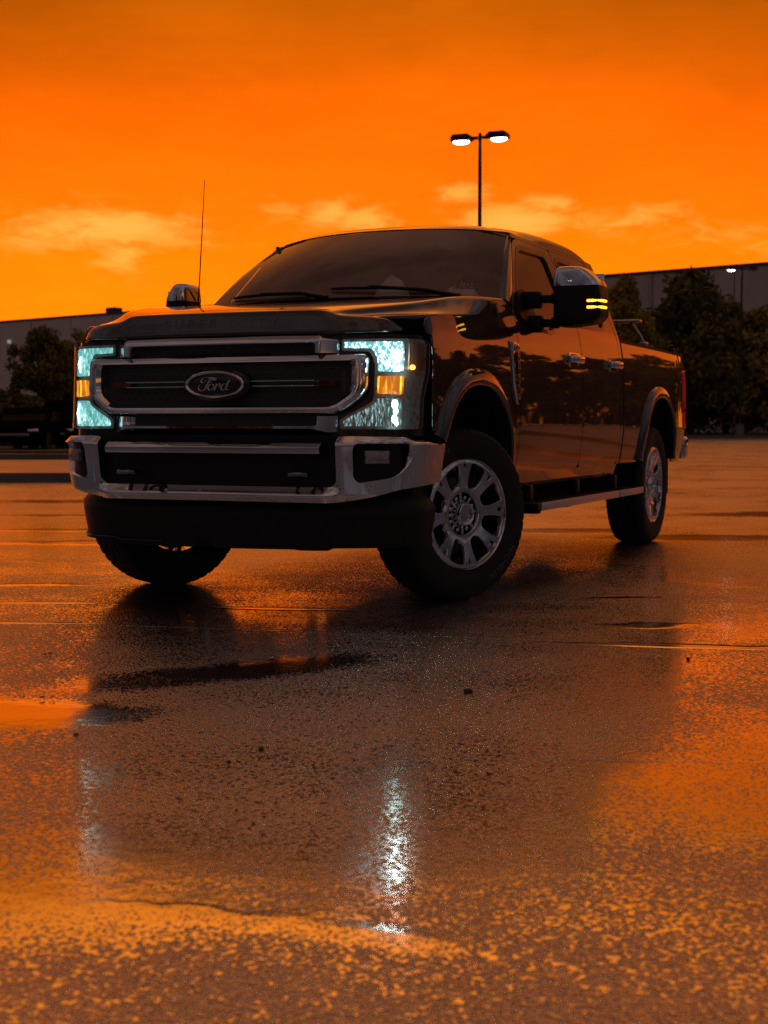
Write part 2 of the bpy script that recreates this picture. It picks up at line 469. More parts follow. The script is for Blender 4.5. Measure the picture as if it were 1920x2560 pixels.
# black recess under the hood lip and behind every gap of the nose
panel('front_fascia', [(-fsy(-.57), .55), (fsy(-.57), .55), (fsy(-.57), 1.40), (fs(.80), 1.40), (fs(.80), 1.335), (-fs(.80), 1.335), (-fs(.80), 1.40), (-fsy(-.57), 1.40)], lambda s, z: fr(s, z, -.075), M['deep'], truck, (0, -1, 0), step=.12)
panel('headlight_surround', rnd([(fs(.60), .845), (fsy(-.575), .845), (fsy(-.560), 1.05), (fsy(-.548), 1.19), (fsy(-.556), 1.322), (fs(.60), 1.322)], [.01, .03, .05, .05, .05, .01]), lambda s, z: fr(s, z, -.032), M['gloss_black'], truck, (.3, -1, 0), step=.05, thick=.05)
panel('headlight_surround', rnd([(-a, b) for a, b in [(fs(.60), .845), (fsy(-.575), .845), (fsy(-.560), 1.05), (fsy(-.548), 1.19), (fsy(-.556), 1.322), (fs(.60), 1.322)]], [.01, .03, .05, .05, .05, .01]), lambda s, z: fr(s, z, -.032), M['gloss_black'], truck, (-.3, -1, 0), step=.05, thick=.05)

# ---- grille: chrome ring, upper and lower bars, mesh, centre blades
def ring(name, loops, mat, parent, sharp=28):
    """moulding swept between matched loops of (x,z) with their own depths"""
    rows_ = [[Vector(p) for p in lp] for lp in loops]
    v, f = gridmesh(rows_, close=True)
    b = B(); b.grid(rows_, close=True)
    return b.obj(name, mat, parent, sharp=sharp)
def fy(x, z, d):
    q, n = fr_at(fs(x)); return Vector((x, q.y+(z-1)*.06-d, z))
def octo(w, zt_, zb_, wd, zd, r):
    return resample(rnd([(-w, zt_), (w, zt_), (w, zd), (wd, zb_), (-wd, zb_), (-w, zd)], [r, r, r*1.6, r*1.6, r*1.6, r*1.6], 6), 9)
def loop(w, zt_, zb_, wd, zd, r, d): return [fy(x, z, d) for x, z in octo(w, zt_, zb_, wd, zd, r)]
ring('grille_frame', [loop(.768, 1.228, .953, .640, 1.045, .030, -.05), loop(.772, 1.231, .950, .642, 1.045, .034, .012), loop(.766, 1.226, .955, .637, 1.047, .034, .026), loop(.741, 1.207, .972, .628, 1.050, .030, .034), loop(.718, 1.200, .981, .618, 1.052, .028, .030), loop(.697, 1.192, .990, .606, 1.054, .024, .012), loop(.692, 1.189, .993, .603, 1.054, .024, -.02), loop(.690, 1.188, .994, .602, 1.054, .024, -.06)], CH, truck)
def mesh_mat():
    m, nt, b = newmat('grille mesh plastic'); L = nt.links.new
    tc = N_(nt, 'ShaderNodeTexCoord'); mp = N_(nt, 'ShaderNodeMapping'); mp.inputs['Rotation'].default_value = (PI/2, 0, 0); L(tc.outputs['Object'], mp.inputs[0])
    br = N_(nt, 'ShaderNodeTexBrick', inp={'Scale': 1, 'Mortar Size': .006, 'Brick Width': .047, 'Row Height': .036, 'Mortar Smooth': .2}); L(mp.outputs[0], br.inputs['Vector'])
    br.inputs['Color1'].default_value = br.inputs['Color2'].default_value = (.0025, .0025, .0025, 1); br.inputs['Mortar'].default_value = (.016, .014, .013, 1)
    L(br.outputs['Color'], b.inputs['Base Color']); b.inputs['Roughness'].default_value = .45
    bp = N_(nt, 'ShaderNodeBump', inp={'Strength': 1, 'Distance': .012}); L(br.outputs['Fac'], bp.inputs['Height']); L(bp.outputs[0], b.inputs['Normal'])
    return m
M['mesh'] = mesh_mat()
panel('grille_mesh', [(-.695, 1.195), (.695, 1.195), (.695, 1.05), (.61, .985), (-.61, .985), (-.695, 1.05)], lambda x, z: fy(x, z, -.030), M['mesh'], truck, (0, -1, 0), step=.08)
panel('grille_mesh', [(-.54, 1.296), (.54, 1.296), (.54, 1.225), (-.54, 1.225)], lambda x, z: fy(x, z, -.035), M['mesh'], truck, (0, -1, 0), step=.08)
panel('grille_mesh', [(-.55, .95), (.55, .95), (.55, .88), (-.55, .88)], lambda x, z: fy(x, z, -.035), M['mesh'], truck, (0, -1, 0), step=.08)
def ubar(name, outer, inner, ztop):
    poly = outer+inner[::-1]
    def fm(x, z):
        d = .028-max(0, abs(x)-.535)*.75-max(0, z-ztop)*.75
        return fy(x, z, d)
    return panel(name, poly, fm, CH, truck, (0, -1, .3), step=.018, thick=.07)
o_ = rnd([(-.62, 1.237), (-.62, 1.322), (.62, 1.322), (.62, 1.237)], [0, .022, .022, 0]); i_ = rnd([(-.522, 1.237), (-.522, 1.287), (.522, 1.287), (.522, 1.237)], [0, .02, .02, 0])
ubar('upper_grille_bar', o_, i_, 1.295)
o_ = rnd([(-.62, .940), (-.62, .866), (-.585, .862), (-.515, .881), (.515, .881), (.585, .862), (.62, .866), (.62, .940)], [0, .02, .02, .03, .03, .02, .02, 0]); i_ = rnd([(-.545, .940), (-.545, .893), (.545, .893), (.545, .940)], [0, .02, .02, 0])
ubar('lower_grille_bar', o_, i_, 1.4)
for sg in (-1, 1):
    b = B()
    for z in (1.083, 1.107): b.box((sg*.345, fr_at(.345)[0].y-.006, z), (.35, .014, .0045), .001)
    b.obj('grille_blade', CH, truck)
    b = B(); b.prism([(.512, 1.080), (.512, 1.110), (.618, 1.107), (.618, 1.083)], lambda x, z: fy(sg*x, z, .016 if x > .55 else .004), lambda x, z: fy(sg*x, z, -.03)); b.obj('grille_blade_tip', CH, truck)
# emblem
EY = -.925
def ell(a, c, y, n=64): return [Vector((a*math.cos(2*PI*k/n), y, 1.093+c*math.sin(2*PI*k/n))) for k in range(n)]
emb = ring('emblem', [ell(.186, .083, EY+.06), ell(.184, .081, EY+.022), ell(.170, .071, EY+.010), ell(.166, .067, EY+.004)], M['gloss_black'], truck)
ring('emblem_ring', [ell(.165, .066, EY+.012), ell(.164, .0655, EY-.002), ell(.158, .061, EY-.006), ell(.147, .054, EY-.001), ell(.145, .053, EY+.008)], CH, emb)
panel('emblem_field', [(.148*math.cos(2*PI*k/48), .056*math.sin(2*PI*k/48)) for k in range(48)], lambda x, z: Vector((x, EY+.004-.006*(1-(x/.15)**2-(z/.056)**2), 1.093+z)), M['emblem'], emb, (0, -1, 0), step=.02, thick=.006)
ring('emblem_pinstripe', [ell(.139, .0495, EY+.002), ell(.1385, .0492, EY-.005), ell(.1355, .0472, EY-.005), ell(.135, .047, EY+.002)], CH, emb)
def script():
    """cursive lettering drawn as pen strokes with swelling weight"""
    S = []
    # units: emblem photo pixels, origin at the oval centre
    F1 = [(-60, 9), (-52, 1), (-57, 22), (-70, 34), (-86, 35), (-97, 24), (-94, 8), (-83, -4)]
    S.append(([(99-100, 37), (-18, 33), (-34, 36), (-52, 41), (-70, 40), (-84, 30), (-88, 18), (-80, 9), (-70, 13), (-62, 23)], [2.4, 4.2, 3.8, 2.6, 2.0, 2.6, 3.0, 2.4, 1.8, 1.2]))
    S.append(([(0, 36), (-12, 27), (-24, 29), (-38, 33)], [1.2, 3.4, 4.2, 2.6]))
    S.append(([(-38, 33), (-46, 14), (-56, -6), (-66, -26), (-80, -35), (-95, -34), (-103, -24), (-100, -10), (-90, -1)], [2.6, 3.4, 3.4, 3.0, 3.0, 3.4, 2.6, 1.8, 1.2]))
    S.append(([(-64, 4), (-48, 10), (-36, 12), (-32, 20)], [1.2, 1.8, 1.8, 1.2]))
    S.append(([(-38, 0), (-48, -10), (-50, -24), (-42, -33), (-30, -31), (-20, -18), (-20, -4), (-29, 3), (-38, 0)], [2.4, 2.8, 2.8, 2.4, 2.4, 2.8, 2.4, 2, 2.4]))
    S.append(([(-20, -4), (-10, 2), (-4, 0), (-9, -16), (-16, -33)], [1.2, 1.6, 2.6, 3, 2.6]))
    S.append(([(-9, -16), (2, -4), (12, 3), (18, -2)], [1.4, 1.8, 2.6, 2.2]))
    S.append(([(18, -2), (8, -20), (20, -10), (32, -2)], [2.2, 1.4, 1.2, 1.2]))
    S.append(([(50, 0), (38, 4), (26, -6), (20, -22), (26, -33), (38, -30), (50, -12)], [2, 2.2, 2.8, 2.8, 2.4, 2.2, 2]))
    S.append(([(68, 26), (58, 6), (49, -16), (47, -28), (54, -34), (66, -24)], [2.8, 3.4, 3.2, 2.8, 2.2, 1.2]))
    b = B(); k = .0998/100
    for pts, w in S:
        P = [Vector(p) for p in pts]; sm = []; sw = []
        for i in range(len(P)-1):
            a, q, c, d = P[max(i-1, 0)], P[i], P[i+1], P[min(i+2, len(P)-1)]
            for j in range(6):
                t = j/6; sm.append(.5*((2*q)+(c-a)*t+(2*a-5*q+4*c-d)*t*t+(3*q-a-3*c+d)*t**3)); sw.append(w[i]+(w[i+1]-w[i])*t)
        sm.append(P[-1]); sw.append(w[-1])
        rowsL = []
        for i, p in enumerate(sm):
            t = (sm[min(i+1, len(sm)-1)]-sm[max(i-1, 0)]).normalized(); n = Vector((-t.y, t.x))
            a = (p+n*sw[i]*1.45)*k; c = (p-n*sw[i]*1.45)*k; y0 = EY-.0042; m = p*k
            fx = lambda q, dy: Vector((q.x*1.02+.018, y0+dy, 1.093+q.y*.82))
            rowsL.append([fx(a, .006), fx(a, -.001), fx(m, -.0035), fx(c, -.001), fx(c, .006)])
        b.grid(rowsL)
    return b.obj('emblem_script', CH, emb, sharp=60)
script()

# ---- headlights
def hl_outline(g=0):
    so = fsy(-.612)
    P = [(fs(.640)+g, 1.298-g), (so-g, 1.298-g), (so+.012-g, 1.20), (so+.004-g, 1.135), (so-.040-g, 1.035), (so-.045-g, .882+g), (fs(.640)+g, .882+g), (fs(.640)+g, .924-g*.5), (fs(.792)+g*.8, 1.006-g*.3), (fs(.800)+g, 1.04), (fs(.800)+g, 1.19), (fs(.775)+g, 1.247+g), (fs(.640)+g, 1.250+g)]
    return P
RAD = [.01, .035, .04, .03, .03, .02, .008, .01, .03, .03, .04, .02, .01]
for sg in (1, -1):
    mir = lambda P: [(sg*a, z) for a, z in P]
    f0 = lambda d: (lambda s, z: fr(s, z, d))
    out = (sg*.4, -1, 0)
    hl = panel('headlight', rnd(mir(hl_outline(-.004)), RAD), f0(-.024), M['housing'], truck, out, step=.05, thick=.03)
    so = fsy(-.612); x1 = fs(.928)
    up = [(fs(.650), 1.288), (x1, 1.288), (x1+.004, 1.148), (fs(.812), 1.148), (fs(.812), 1.20), (fs(.785), 1.258), (fs(.650), 1.260)]
    lo = [(fs(.652), .893), (x1-.006, .893), (x1-.002, 1.022), (fs(.812), 1.022), (fs(.796), .996), (fs(.655), .920)]
    am = [(fs(.812), 1.046), (x1-.002, 1.042), (x1+.002, 1.126), (fs(.812), 1.126)]
    mk_ = [(x1+.028, 1.152), (so-.012, 1.152), (so-.008, 1.284), (x1+.028, 1.284)]
    def bowl(d, cx, cz): return lambda s, z: fr(s, z, d-.004*math.sin(70*s)*math.cos(46*z))
    U = M['lampU_L'] if sg > 0 else M['lampU_R']
    LW = M['lampD_L'] if sg > 0 else M['lampU_R']
    panel('low_beam', rnd(mir(up), [.006, .02, .01, .012, .03, .02, .006]), bowl(-.019, 0, 0), U, hl, out, step=.025, thick=.008)
    panel('high_beam', rnd(mir(lo), [.01, .02, .02, .01, .02, .006]), bowl(-.019, 0, 0), LW, hl, out, step=.025, thick=.008)
    panel('turn_signal', rnd(mir(am), .008), bowl(-.014, 0, 0), M['amber'], hl, out, step=.03, thick=.012)
    panel('side_marker', rnd(mir(mk_), .012), f0(-.012), M['marker'], hl, out, step=.03, thick=.01)
    if sg > 0:
        b = B(); q = fr(sg*(x1+.045), 1.168, -.006); b.sphere(q, .013, (1, 1, .9)); b.obj('marker_bulb', M['amberbulb'], hl)
        for xx, zz, rr, sc_ in ((.895, 1.226, .021, (1.3, .5, 1)), (.905, 1.165, .012, (2.0, .5, .9))): b = B(); b.sphere(fr(fs(xx), zz, -.012), rr, sc_); b.obj('low_beam_bulb', M['bulbwhite'], hl)
        for xx, zz, rr in ((.893, .995, .018), (.898, .963, .013), (.893, .925, .016), (.902, .905, .010)): b = B(); b.sphere(fr(fs(xx), zz, -.013), rr, (.9, .4, 1.2)); b.obj('position_lamp', M['bulbhi'], hl)
    else:
        for xx, zz, rr in ((.83, .945, .007), (.83, .925, .006)): b = B(); b.sphere(fr(-fs(xx), zz, -.012), rr); b.obj('position_lamp', M['guide'], hl)
        for za, zb_ in ((1.25, 1.165), (1.01, .905)): b = B(); b.tube([fr(-fs(.882), za, -.014), fr(-fs(.892), (za+zb_)/2, -.013), fr(-fs(.880), zb_, -.014)], [.003, .008, .003]); b.obj('light_guide', M['guide'], hl)
    panel('headlight_lens', rnd(mir(hl_outline()), RAD), f0(0), M['lens'], hl, out, step=.05, thick=.004)

# ---- bumper
def bump_off(s, z):
    d = 0
    d -= max(0, z-.812)**1.0*1.1
    w = 1-sstep(.58, .70, abs(s))
    led = (.052*sstep(.568, .612, z)+.0)*w
    low = max(0, .568-z)*.75+max(0, .80-z)*.16*(1-w)
    return d-led-low
def bf(s, z):
    q, n = bu_at(s); d = bump_off(s, z)
    return Vector((q.x+n.x*d, q.y+n.y*d, z))
se = bsy(-.43)
def bout():
    P = [(0, .535), (bs_(.62), .533), (bs_(.70), .540), (bs_(.83), .562), (bs_(.94), .596), (se, .618), (se, .836), (bs_(.72), .846), (bs_(.658), .842)]
    inner = [(bs_(.658), .632), (bs_(.628), .606), (0, .606)]
    return P, inner
P_, in_ = bout()
outl = rnd(P_+in_, [0, .02, .05, .06, .06, .015, .02, .02, .015, .05, .04, 0], 6)
left = [p for p in outl]
full_o = left+[(-a, z) for a, z in left[::-1] if abs(a) > 1e-6]
# order: right half bottom -> end -> top -> opening -> centre ; mirrored back
fo = bsy(-.755)
fog = rnd([(bs_(.742), .811), (fo-.004, .811), (fo, .722), (fo-.09, .656), (bs_(.765), .628), (bs_(.742), .650)], [.035, .03, .05, .05, .03, .02])
half = rnd(P_+in_, [0, .02, .05, .06, .06, .015, .02, .02, .015, .05, .04, 0], 6)
i0 = half.index((0, .535)) if (0, .535) in half else 0
seq = [p for p in half]
bumper = panel('front_bumper', seq[1:-1]+[(0.0, .606)]+[(-a, z) for a, z in seq[::-1][1:-1]]+[(0.0, .535)], bf, CH, truck, (0, -1, 0), holes=[fog, [(-a, z) for a, z in fog]], step=.022, thick=.03)
panel('bumper_insert', [(-bs_(.668), .60), (bs_(.668), .60), (bs_(.668), .85), (-bs_(.668), .85)], lambda s, z: Vector((bu_at(s)[0].x, bu_at(s)[0].y+.075, z)), BK, bumper, (0, -1, 0), step=.1)
panel('bumper_step', [(-bs_(.66), .606), (bs_(.66), .606), (bs_(.66), .63), (-bs_(.66), .63)], lambda s, z: Vector((bu_at(s)[0].x, bu_at(s)[0].y+.045+(z-.606)*1.3, .600+(z-.606)*.35)), BK, bumper, (0, 0, 1), step=.1)
# chrome strip across the opening
pr = [(-.010, .760), (-.022, .764), (-.026, .779), (-.026, .792), (-.014, .802), (.004, .815), (.03, .817), (.03, .760)]
b = B(); ns = 49; rws = []
for i in range(ns):
    s = -bs_(.590)+2*bs_(.590)*i/(ns-1); q, n = bu_at(s)
    rws.append([Vector((q.x, q.y+.012+dy, z)) for dy, z in pr])
b.grid(rws, close=True)
b.bm.verts.ensure_lookup_table(); vs = list(b.bm.verts); b.bm.faces.new(vs[:len(pr)]); b.bm.faces.new(vs[-len(pr):])
b.obj('bumper_strip', CH, bumper, sharp=25)
for sg in (-1, 1):
    panel('fog_pocket', rnd([(sg*(bs_(.74)), .83), (sg*(fo+.03), .83), (sg*(fo+.03), .62), (sg*bs_(.74), .62)], .02), lambda s, z: Vector((bu_at(s)[0].x+bu_at(s)[1].x*-.05, bu_at(s)[0].y-bu_at(s)[1].y*.05, z)), BK, bumper, (sg*.4, -1, 0), step=.06)
    q, n = bu_at(sg*bs_(.852)); ang = math.atan2(n.y, n.x)+PI/2
    b = B(); b.box((q.x-n.x*.036, q.y-n.y*.036, .748), (.122, .03, .066), .008, rot=ang); fl = b.obj('fog_light', M['darkchrome'], bumper)
    b = B(); b.box((q.x-n.x*.020, q.y-n.y*.020, .748), (.108, .010, .054), .004, rot=ang)
    for k in (-1, 0, 1): b.box((q.x-n.x*.016-n.y*k*.03, q.y-n.y*.016+n.x*k*.03, .742), (.018, .012, .014), .003, rot=ang)
    b.obj('fog_lens', M['housing'], fl)
    b = B(); x = sg*.472
    b.tube([(x-.047, -.93, .668), (x-.045, -.985, .668), (x-.03, -1.002, .668), (x+.03, -1.002, .668), (x+.045, -.985, .668), (x+.047, -.93, .668)], .0105)
    b.obj('tow_hook', M['darkchrome'], bumper)
b = B(); b.lathe([(-.975, .002), (-.978, .012), (-.990, .0165), (-.985, .019), (-.96, .021)], 24, 'Y', (-.262, 0, .588)); b.obj('parking_sensor', CH, bumper)
b = B(); b.lathe([(-.982, .0001), (-.983, .0115), (-.979, .0135)], 24, 'Y', (-.262, -.001, .588)); b.obj('parking_sensor', M['gloss_black'], bumper)
# air dam
ad_at, ads, adsy = plan_curve([(0, -.905), (.30, -.905), (.60, -.885), (.78, -.83), (.90, -.74), (.965, -.62), (.985, -.50)])
def adf(s, z):
    q, n = ad_at(s); d = -.10*max(0, (.52-z)/.2)*.35+(.012 if z < .345 else 0)-.05*sstep(.50, .56, z)
    return Vector((q.x+n.x*d, q.y+n.y*d, z-(.012 if abs(s) < .6 else 0)*sstep(.40, .31, z)))
ae = adsy(-.50)
panel('air_dam', rnd([(-ae, .615), (-ae, .322), (-ads(.80), .318), (-ads(.4), .312), (0, .310), (ads(.40), .316), (ads(.44), .312), (ads(.8), .318), (ae, .322), (ae, .615)], .01), adf, BK, truck, (0, -1, 0), step=.05, thick=.012)
b = B(); b.tube([adf(-ae+i*.02, .334)+Vector((0, -.004, 0)) for i in range(int((ae-.30)/.02))], .005, 8); b.obj('air_dam_lip', M['gloss_black'], truck)

# ---- fenders, doors, bed sides
def arch(cy, cz, a, bb, n=2.35, z0=.60, y_off=0, full=True):
    P = []
    for k in range(41):
        t = PI*k/40; c, s = math.cos(t), math.sin(t)
        P.append((cy+a*math.copysign(abs(c)**(2/n), c), cz+bb*abs(s)**(2/n)))
    return P          # from rear (+y) over the top to the front
FA = (.045, .50); RA = (4.115, .50)
win_f = rnd([(.985, 1.452), (1.445, 1.445), (1.515, 1.522), (1.885, 1.527), (1.800, 1.958), (1.262, 1.952), (1.205, 1.915), (.875, 1.60)], [.08, .06, .05, .04, .05, .04, .10, .10], 6)
win_r = rnd([(2.065, 1.527), (2.66, 1.535), (2.725, 1.60), (2.675, 1.90), (2.585, 1.955), (2.000, 1.958)], [.04, .07, .08, .10, .08, .05], 6)
for sg in (1, -1):
    F = lambda y, z: Vector((sg*sx(y, z), y, z))
    out = (sg, 0, .1)
    arc = arch(*FA, .600, .655)
    top = [(-.600, 1.372), (-.59, 1.398), (-.56, HS(-.56)-.012), (-.40, HS(-.4)-.012), (-.1, HS(-.1)-.012), (.2, HS(.2)-.012), (.47, HS(.47)-.011), (.475, 1.578), (.60, 1.592), (.742, 1.600), (.729, 1.50), (.729, .60)]
    fender = panel('front_fender', [(-.548, .868), (-.540, 1.19), (-.552, 1.325), (-.600, 1.338)]+top+[(arc[0][0], .60)]+[p for p in arc if p[1] > (.61 if p[0] > .045 else .875)]+[(arc[35][0]+.004, .868)], F, PA, truck, out, step=.035)
    door_o = rnd([(.738, .625), (1.990, .625), (1.990, 1.50), (1.915, 2.000), (1.21, 2.000), (.752, 1.54), (.738, 1.48)], [.03, .05, .02, .03, .10, .06, .05])
    dr = panel('front_door', door_o, F, PA, truck, out, holes=[win_f], step=.035)
    door_r = rnd([(2.002, .625), (2.93, .625), (2.945, .70), (2.945, 1.52), (2.80, 1.93), (2.72, 2.000), (1.927, 2.000), (2.002, 1.50)], [.05, .06, .05, .1, .12, .08, .03, .02])
    rd = panel('rear_door', door_r, F, PA, truck, out, holes=[win_r], step=.035)
    for d_, w_ in ((dr, win_f), (rd, win_r)):
        cy = sum(p[0] for p in w_)/len(w_); cz = sum(p[1] for p in w_)/len(w_)
        big = [(cy+(y-cy)*1.030, cz+(z-cz)*1.045) for y, z in w_]; small = [(cy+(y-cy)*.955, cz+(z-cz)*.935) for y, z in w_]
        panel('window_trim', big, lambda y, z: Vector((sg*(sx(y, z)+.0025), y, z)), M['gloss_black'], d_, out, holes=[small], step=.04, thick=.022)
        panel('window_glass', [(cy+(y-cy)*.99, cz+(z-cz)*.985) for y, z in w_], lambda y, z: Vector((sg*(sx(y, z)-.014), y, z)), M['side_glass'], d_, out, step=.05, thick=.004)
    # handles: chrome bezel, cup and pull
    for d_, cy in ((dr, 1.815), (rd, 2.775)):
        for_ = lambda y, z, d=0: Vector((sg*(sx(y, z)+d), y, z))
        bz = rnd([(cy-.125, 1.345), (cy+.125, 1.345), (cy+.125, 1.255), (cy-.125, 1.255)], .03); bz_in = rnd([(cy-.095, 1.337), (cy+.095, 1.337), (cy+.095, 1.263), (cy-.095, 1.263)], .026)
        h = panel('door_handle', bz, lambda y, z: for_(y, z, .006), CH, d_, out, holes=[bz_in], step=.03, thick=.012)
        panel('handle_cup', bz_in, lambda y, z: for_(y, z, .002-.001), M['gloss_black'], h, out, step=.03, thick=0)
        b = B(); rws = []
        for k in range(15):
            t = k/14; y = cy-.14+.28*t; off = .012+.034*math.sin(PI*min(1, max(0, t)))**.5; hw = .021+.003*math.sin(PI*t); c = for_(y, 1.303, off)
            rws.append([c+Vector((sg*.010*math.cos(a), 0, hw*math.sin(a))) for a in [2*PI*j/12 for j in range(12)]])
        b.grid(rws, close=True); b.bm.verts.ensure_lookup_table(); vs = list(b.bm.verts); b.bm.faces.new(vs[:12]); b.bm.faces.new(vs[-12:])
        b.obj('handle_pull', CH, h, sharp=50)
    # fender vent badge
    VB = lambda y, z, d=.004: Vector((sg*(sx(y, z)+d), y, z))
    vb = panel('fender_vent', rnd([(.585, 1.362), (.660, 1.350), (.715, 1.345), (.722, 1.30), (.722, 1.01), (.675, 1.015), (.625, 1.10), (.600, 1.22)], [.01, .02, .01, .02, .01, .02, .05, .05]), lambda y, z: VB(y, z, .010+max(0, .63-y)*.10), CH, truck, out, step=.02, thick=.016)
    panel('vent_insert', rnd([(.635, 1.302), (.716, 1.296), (.716, 1.060), (.690, 1.066), (.652, 1.13)], .008), lambda y, z: VB(y, z, .0125), M['gloss_black'], vb, out, step=.03, thick=.004)
    text_mesh('vent_lettering', 'SUPER DUTY', M['satin'], vb, lambda x, y, d: VB(.683-sg*0-y*1.0, 1.192+x, .0145+d) if sg > 0 else VB(.683+y, 1.192+x, .0145+d), size=.055, extrude=.0015, spacing=1.0)
    panel('trim_plate', [(.628, 1.340), (.716, 1.336), (.716, 1.306), (.630, 1.309)], lambda y, z: VB(y, z, .0130), M['satin'], vb, out, step=.03, thick=.004)
    text_mesh('trim_lettering', 'LARIAT', M['ink'], vb, lambda x, y, d: VB(.673+x*(1 if sg > 0 else -1), 1.3225+y, .0142+d), size=.021, extrude=.0006)
    # bed side
    arc = arch(*RA, .590, .655)
    bed_o = [(3.052, .628), (3.052, 1.468), (4.2, 1.462), (5.02, 1.452), (5.135, 1.42), (5.160, 1.34), (5.165, .86), (5.150, .66), (5.05, .600), (arc[0][0], .600)]+[p for p in arc if p[1] > (.61 if p[0] > 4.1 else .635)]+[(arc[-1][0], .628)]
    bd = panel('bed_side', bed_o, F, PA, truck, out, step=.04)
    panel('tail_lamp', rnd([(5.055, 1.335), (5.176, 1.345), (5.180, .875), (5.120, .868), (5.075, .93)], [.02, .03, .03, .03, .05]), lambda y, z: Vector((sg*(sx(y, z)+.012), y, z)), M['red'], truck, out, step=.04, thick=.03)
    # flares
    for c_, ai, bi, ao, bo, nm in ((FA, .545, .600, .640, .690, 'wheel_arch_flare'), (RA, .535, .600, .625, .690, 'wheel_arch_flare')):
        inn = arch(*c_, ai, bi); ou = arch(*c_, ao, bo); rws = []
        def sec(pi, po):
            r = []
            for t, d in ((0, -.004), (.10, .010), (.30, .020), (.60, .029), (.88, .031), (.97, .028), (1.0, .018)):
                y = po[0]+(pi[0]-po[0])*t; z = po[1]+(pi[1]-po[1])*t
                base = sx(y, max(z, .66)); r.append(Vector((sg*(base+d), y, z)))
            r.append(Vector((sg*(sx(pi[0], .9)-.03), pi[0], pi[1]))); r.append(Vector((sg*(sx(pi[0], .9)-.10), pi[0], pi[1])))
            return r
        lim = (2, 6) if c_ is FA else (2, 2)
        path_i = inn[lim[0]:len(inn)-lim[1]]; path_o = ou[lim[0]:len(ou)-lim[1]]
        rws = [sec(a, c) for a, c in zip(path_i, path_o)]
        b = B(); b.grid(rws); b.obj(nm, PA, truck, sharp=60)
        # liner
        b = B(); P = [(inn[0][0], .35)]+inn+[(inn[-1][0], .35)]
        b.grid([[Vector((sg*x, y, z)) for x in (.95, .75, .50)] for y, z in P]); b.prism([(y, z) for y, z in P], lambda y, z: Vector((sg*.50, y, z)), lambda y, z: Vector((sg*.47, y, z)))
        b.obj('wheel_well', M['deep'], truck)
    # rocker, A pillar, roof rail
    b = B(); b.prism([(.74, .625), (.74, .545), (2.98, .545), (2.98, .625)], lambda y, z: Vector((sg*(sx(y, z)-.004), y, z)), lambda y, z: Vector((sg*.80, y, z))); b.obj('rocker_panel', PA, truck)
    Wl = lambda t: Vector((sg*(.905+(.722-.905)*t+.012*math.sin(PI*t)), .60+(1.285-.60)*t-.02*math.sin(PI*t), 1.598+(2.040-1.598)*t+.012*math.sin(PI*t)))
    Dl = lambda t: F(.770+(1.205-.770)*t-.006, 1.555+(2.003-1.555)*t)+Vector((sg*-.001, 0, 0))
    rws = []
    for k in range(13):
        t = k/12*.968; a, c = Wl(t), Dl(t); kb = 1-.9*t**4; m_ = (a+c)/2+Vector((sg*.018*kb, -.012*kb, .008*kb)); rws.append([a+Vector((-sg*.01, .02, -.01)), a, a.lerp(m_, .5)+Vector((sg*.008, -.007, .003)), m_, m_.lerp(c, .6)+Vector((sg*.004, 0, .003)), c])
    b = B(); b.grid(rws); b.obj('windshield_pillar', PA, truck, sharp=70)
    panel('cab_corner', [(2.953, .625), (3.012, .625), (3.012, 1.50), (2.985, 1.90), (2.93, 2.01), (2.70, 2.022), (1.2, 2.022), (1.2, 2.004), (2.73, 2.004), (2.815, 1.93), (2.953, 1.52)], lambda y, z: F(y, z), PA, truck, out, step=.04)
    # dark backing seen through the shut lines
    panel('door_seal', [(.70, .60), (3.0, .60), (3.0, 1.50), (2.9, 1.50), (2.9, 1.20), (.70, 1.20)], lambda y, z: Vector((sg*(sx(y, z)-.035), y, z)), M['deep'], truck, out, step=.15, thick=0)
    panel('centre_pillar', [(1.94, 1.15), (2.04, 1.15), (2.0, 2.0), (1.86, 2.0)], lambda y, z: Vector((sg*(sx(y, z)-.03), y, z)), M['deep'], truck, out, step=.1, thick=.05)
# ---- roof, glass, cowl
YT = lambda x: 1.135+.150*(abs(x)/.722)**2.2
ZT = lambda x: 2.070-.030*(abs(x)/.722)**2.6
YB = lambda x: .405+.195*(abs(x)/.905)**2.4
ZB = lambda x: 1.612-.014*(abs(x)/.905)**2
def wsf(x, t, d=0):
    """windshield: x as a fraction of the half width at that height"""
    X = x*(.905+(.722-.905)*t+.012*math.sin(PI*t)); a = x*.905; c = x*.722
    y = YB(a)+(YT(c)-YB(a))*t-.02*math.sin(PI*t); z = ZB(a)+(ZT(c)-ZB(a))*t+.012*math.sin(PI*t)
    n = Vector((.25*x, -.62, .75)).normalized()
    return Vector((X, y, z))+n*d
ws = panel('windshield', [(-1, 0), (1, 0), (1, 1), (-1, 1)], lambda x, t: wsf(x, t), M['ws'], truck, (0, -1, 1), step=.06, thick=.005)
panel('windshield_frit', [(-.998, .0), (.998, .0), (.998, .995), (-.998, .995)], lambda x, t: wsf(x, t, -.007), M['gloss_black'], ws, (0, -1, 1), holes=[rnd([(-.955, .015), (.955, .015), (.945, .955), (.50, .965), (.16, .965), (.13, .86), (-.13, .86), (-.16, .965), (-.50, .965), (-.945, .955)], [.05, .05, .05, .01, .02, .02, .02, .02, .01, .05])], step=.06, thick=0)
rowsR = []
ys = [None, 1.25, 1.36, 1.6, 2.0, 2.4, 2.72, 2.88, 2.965, 3.0]
EDG = pchip([(1.13, .722), (1.3, .722), (1.7, .742), (2.3, .745), (2.7, .738), (2.9, .722), (3.0, .70)])
EZ = pchip([(1.13, 2.04), (1.3, 2.052), (1.7, 2.082), (2.3, 2.088), (2.7, 2.072), (2.9, 2.030), (3.0, 1.965)])
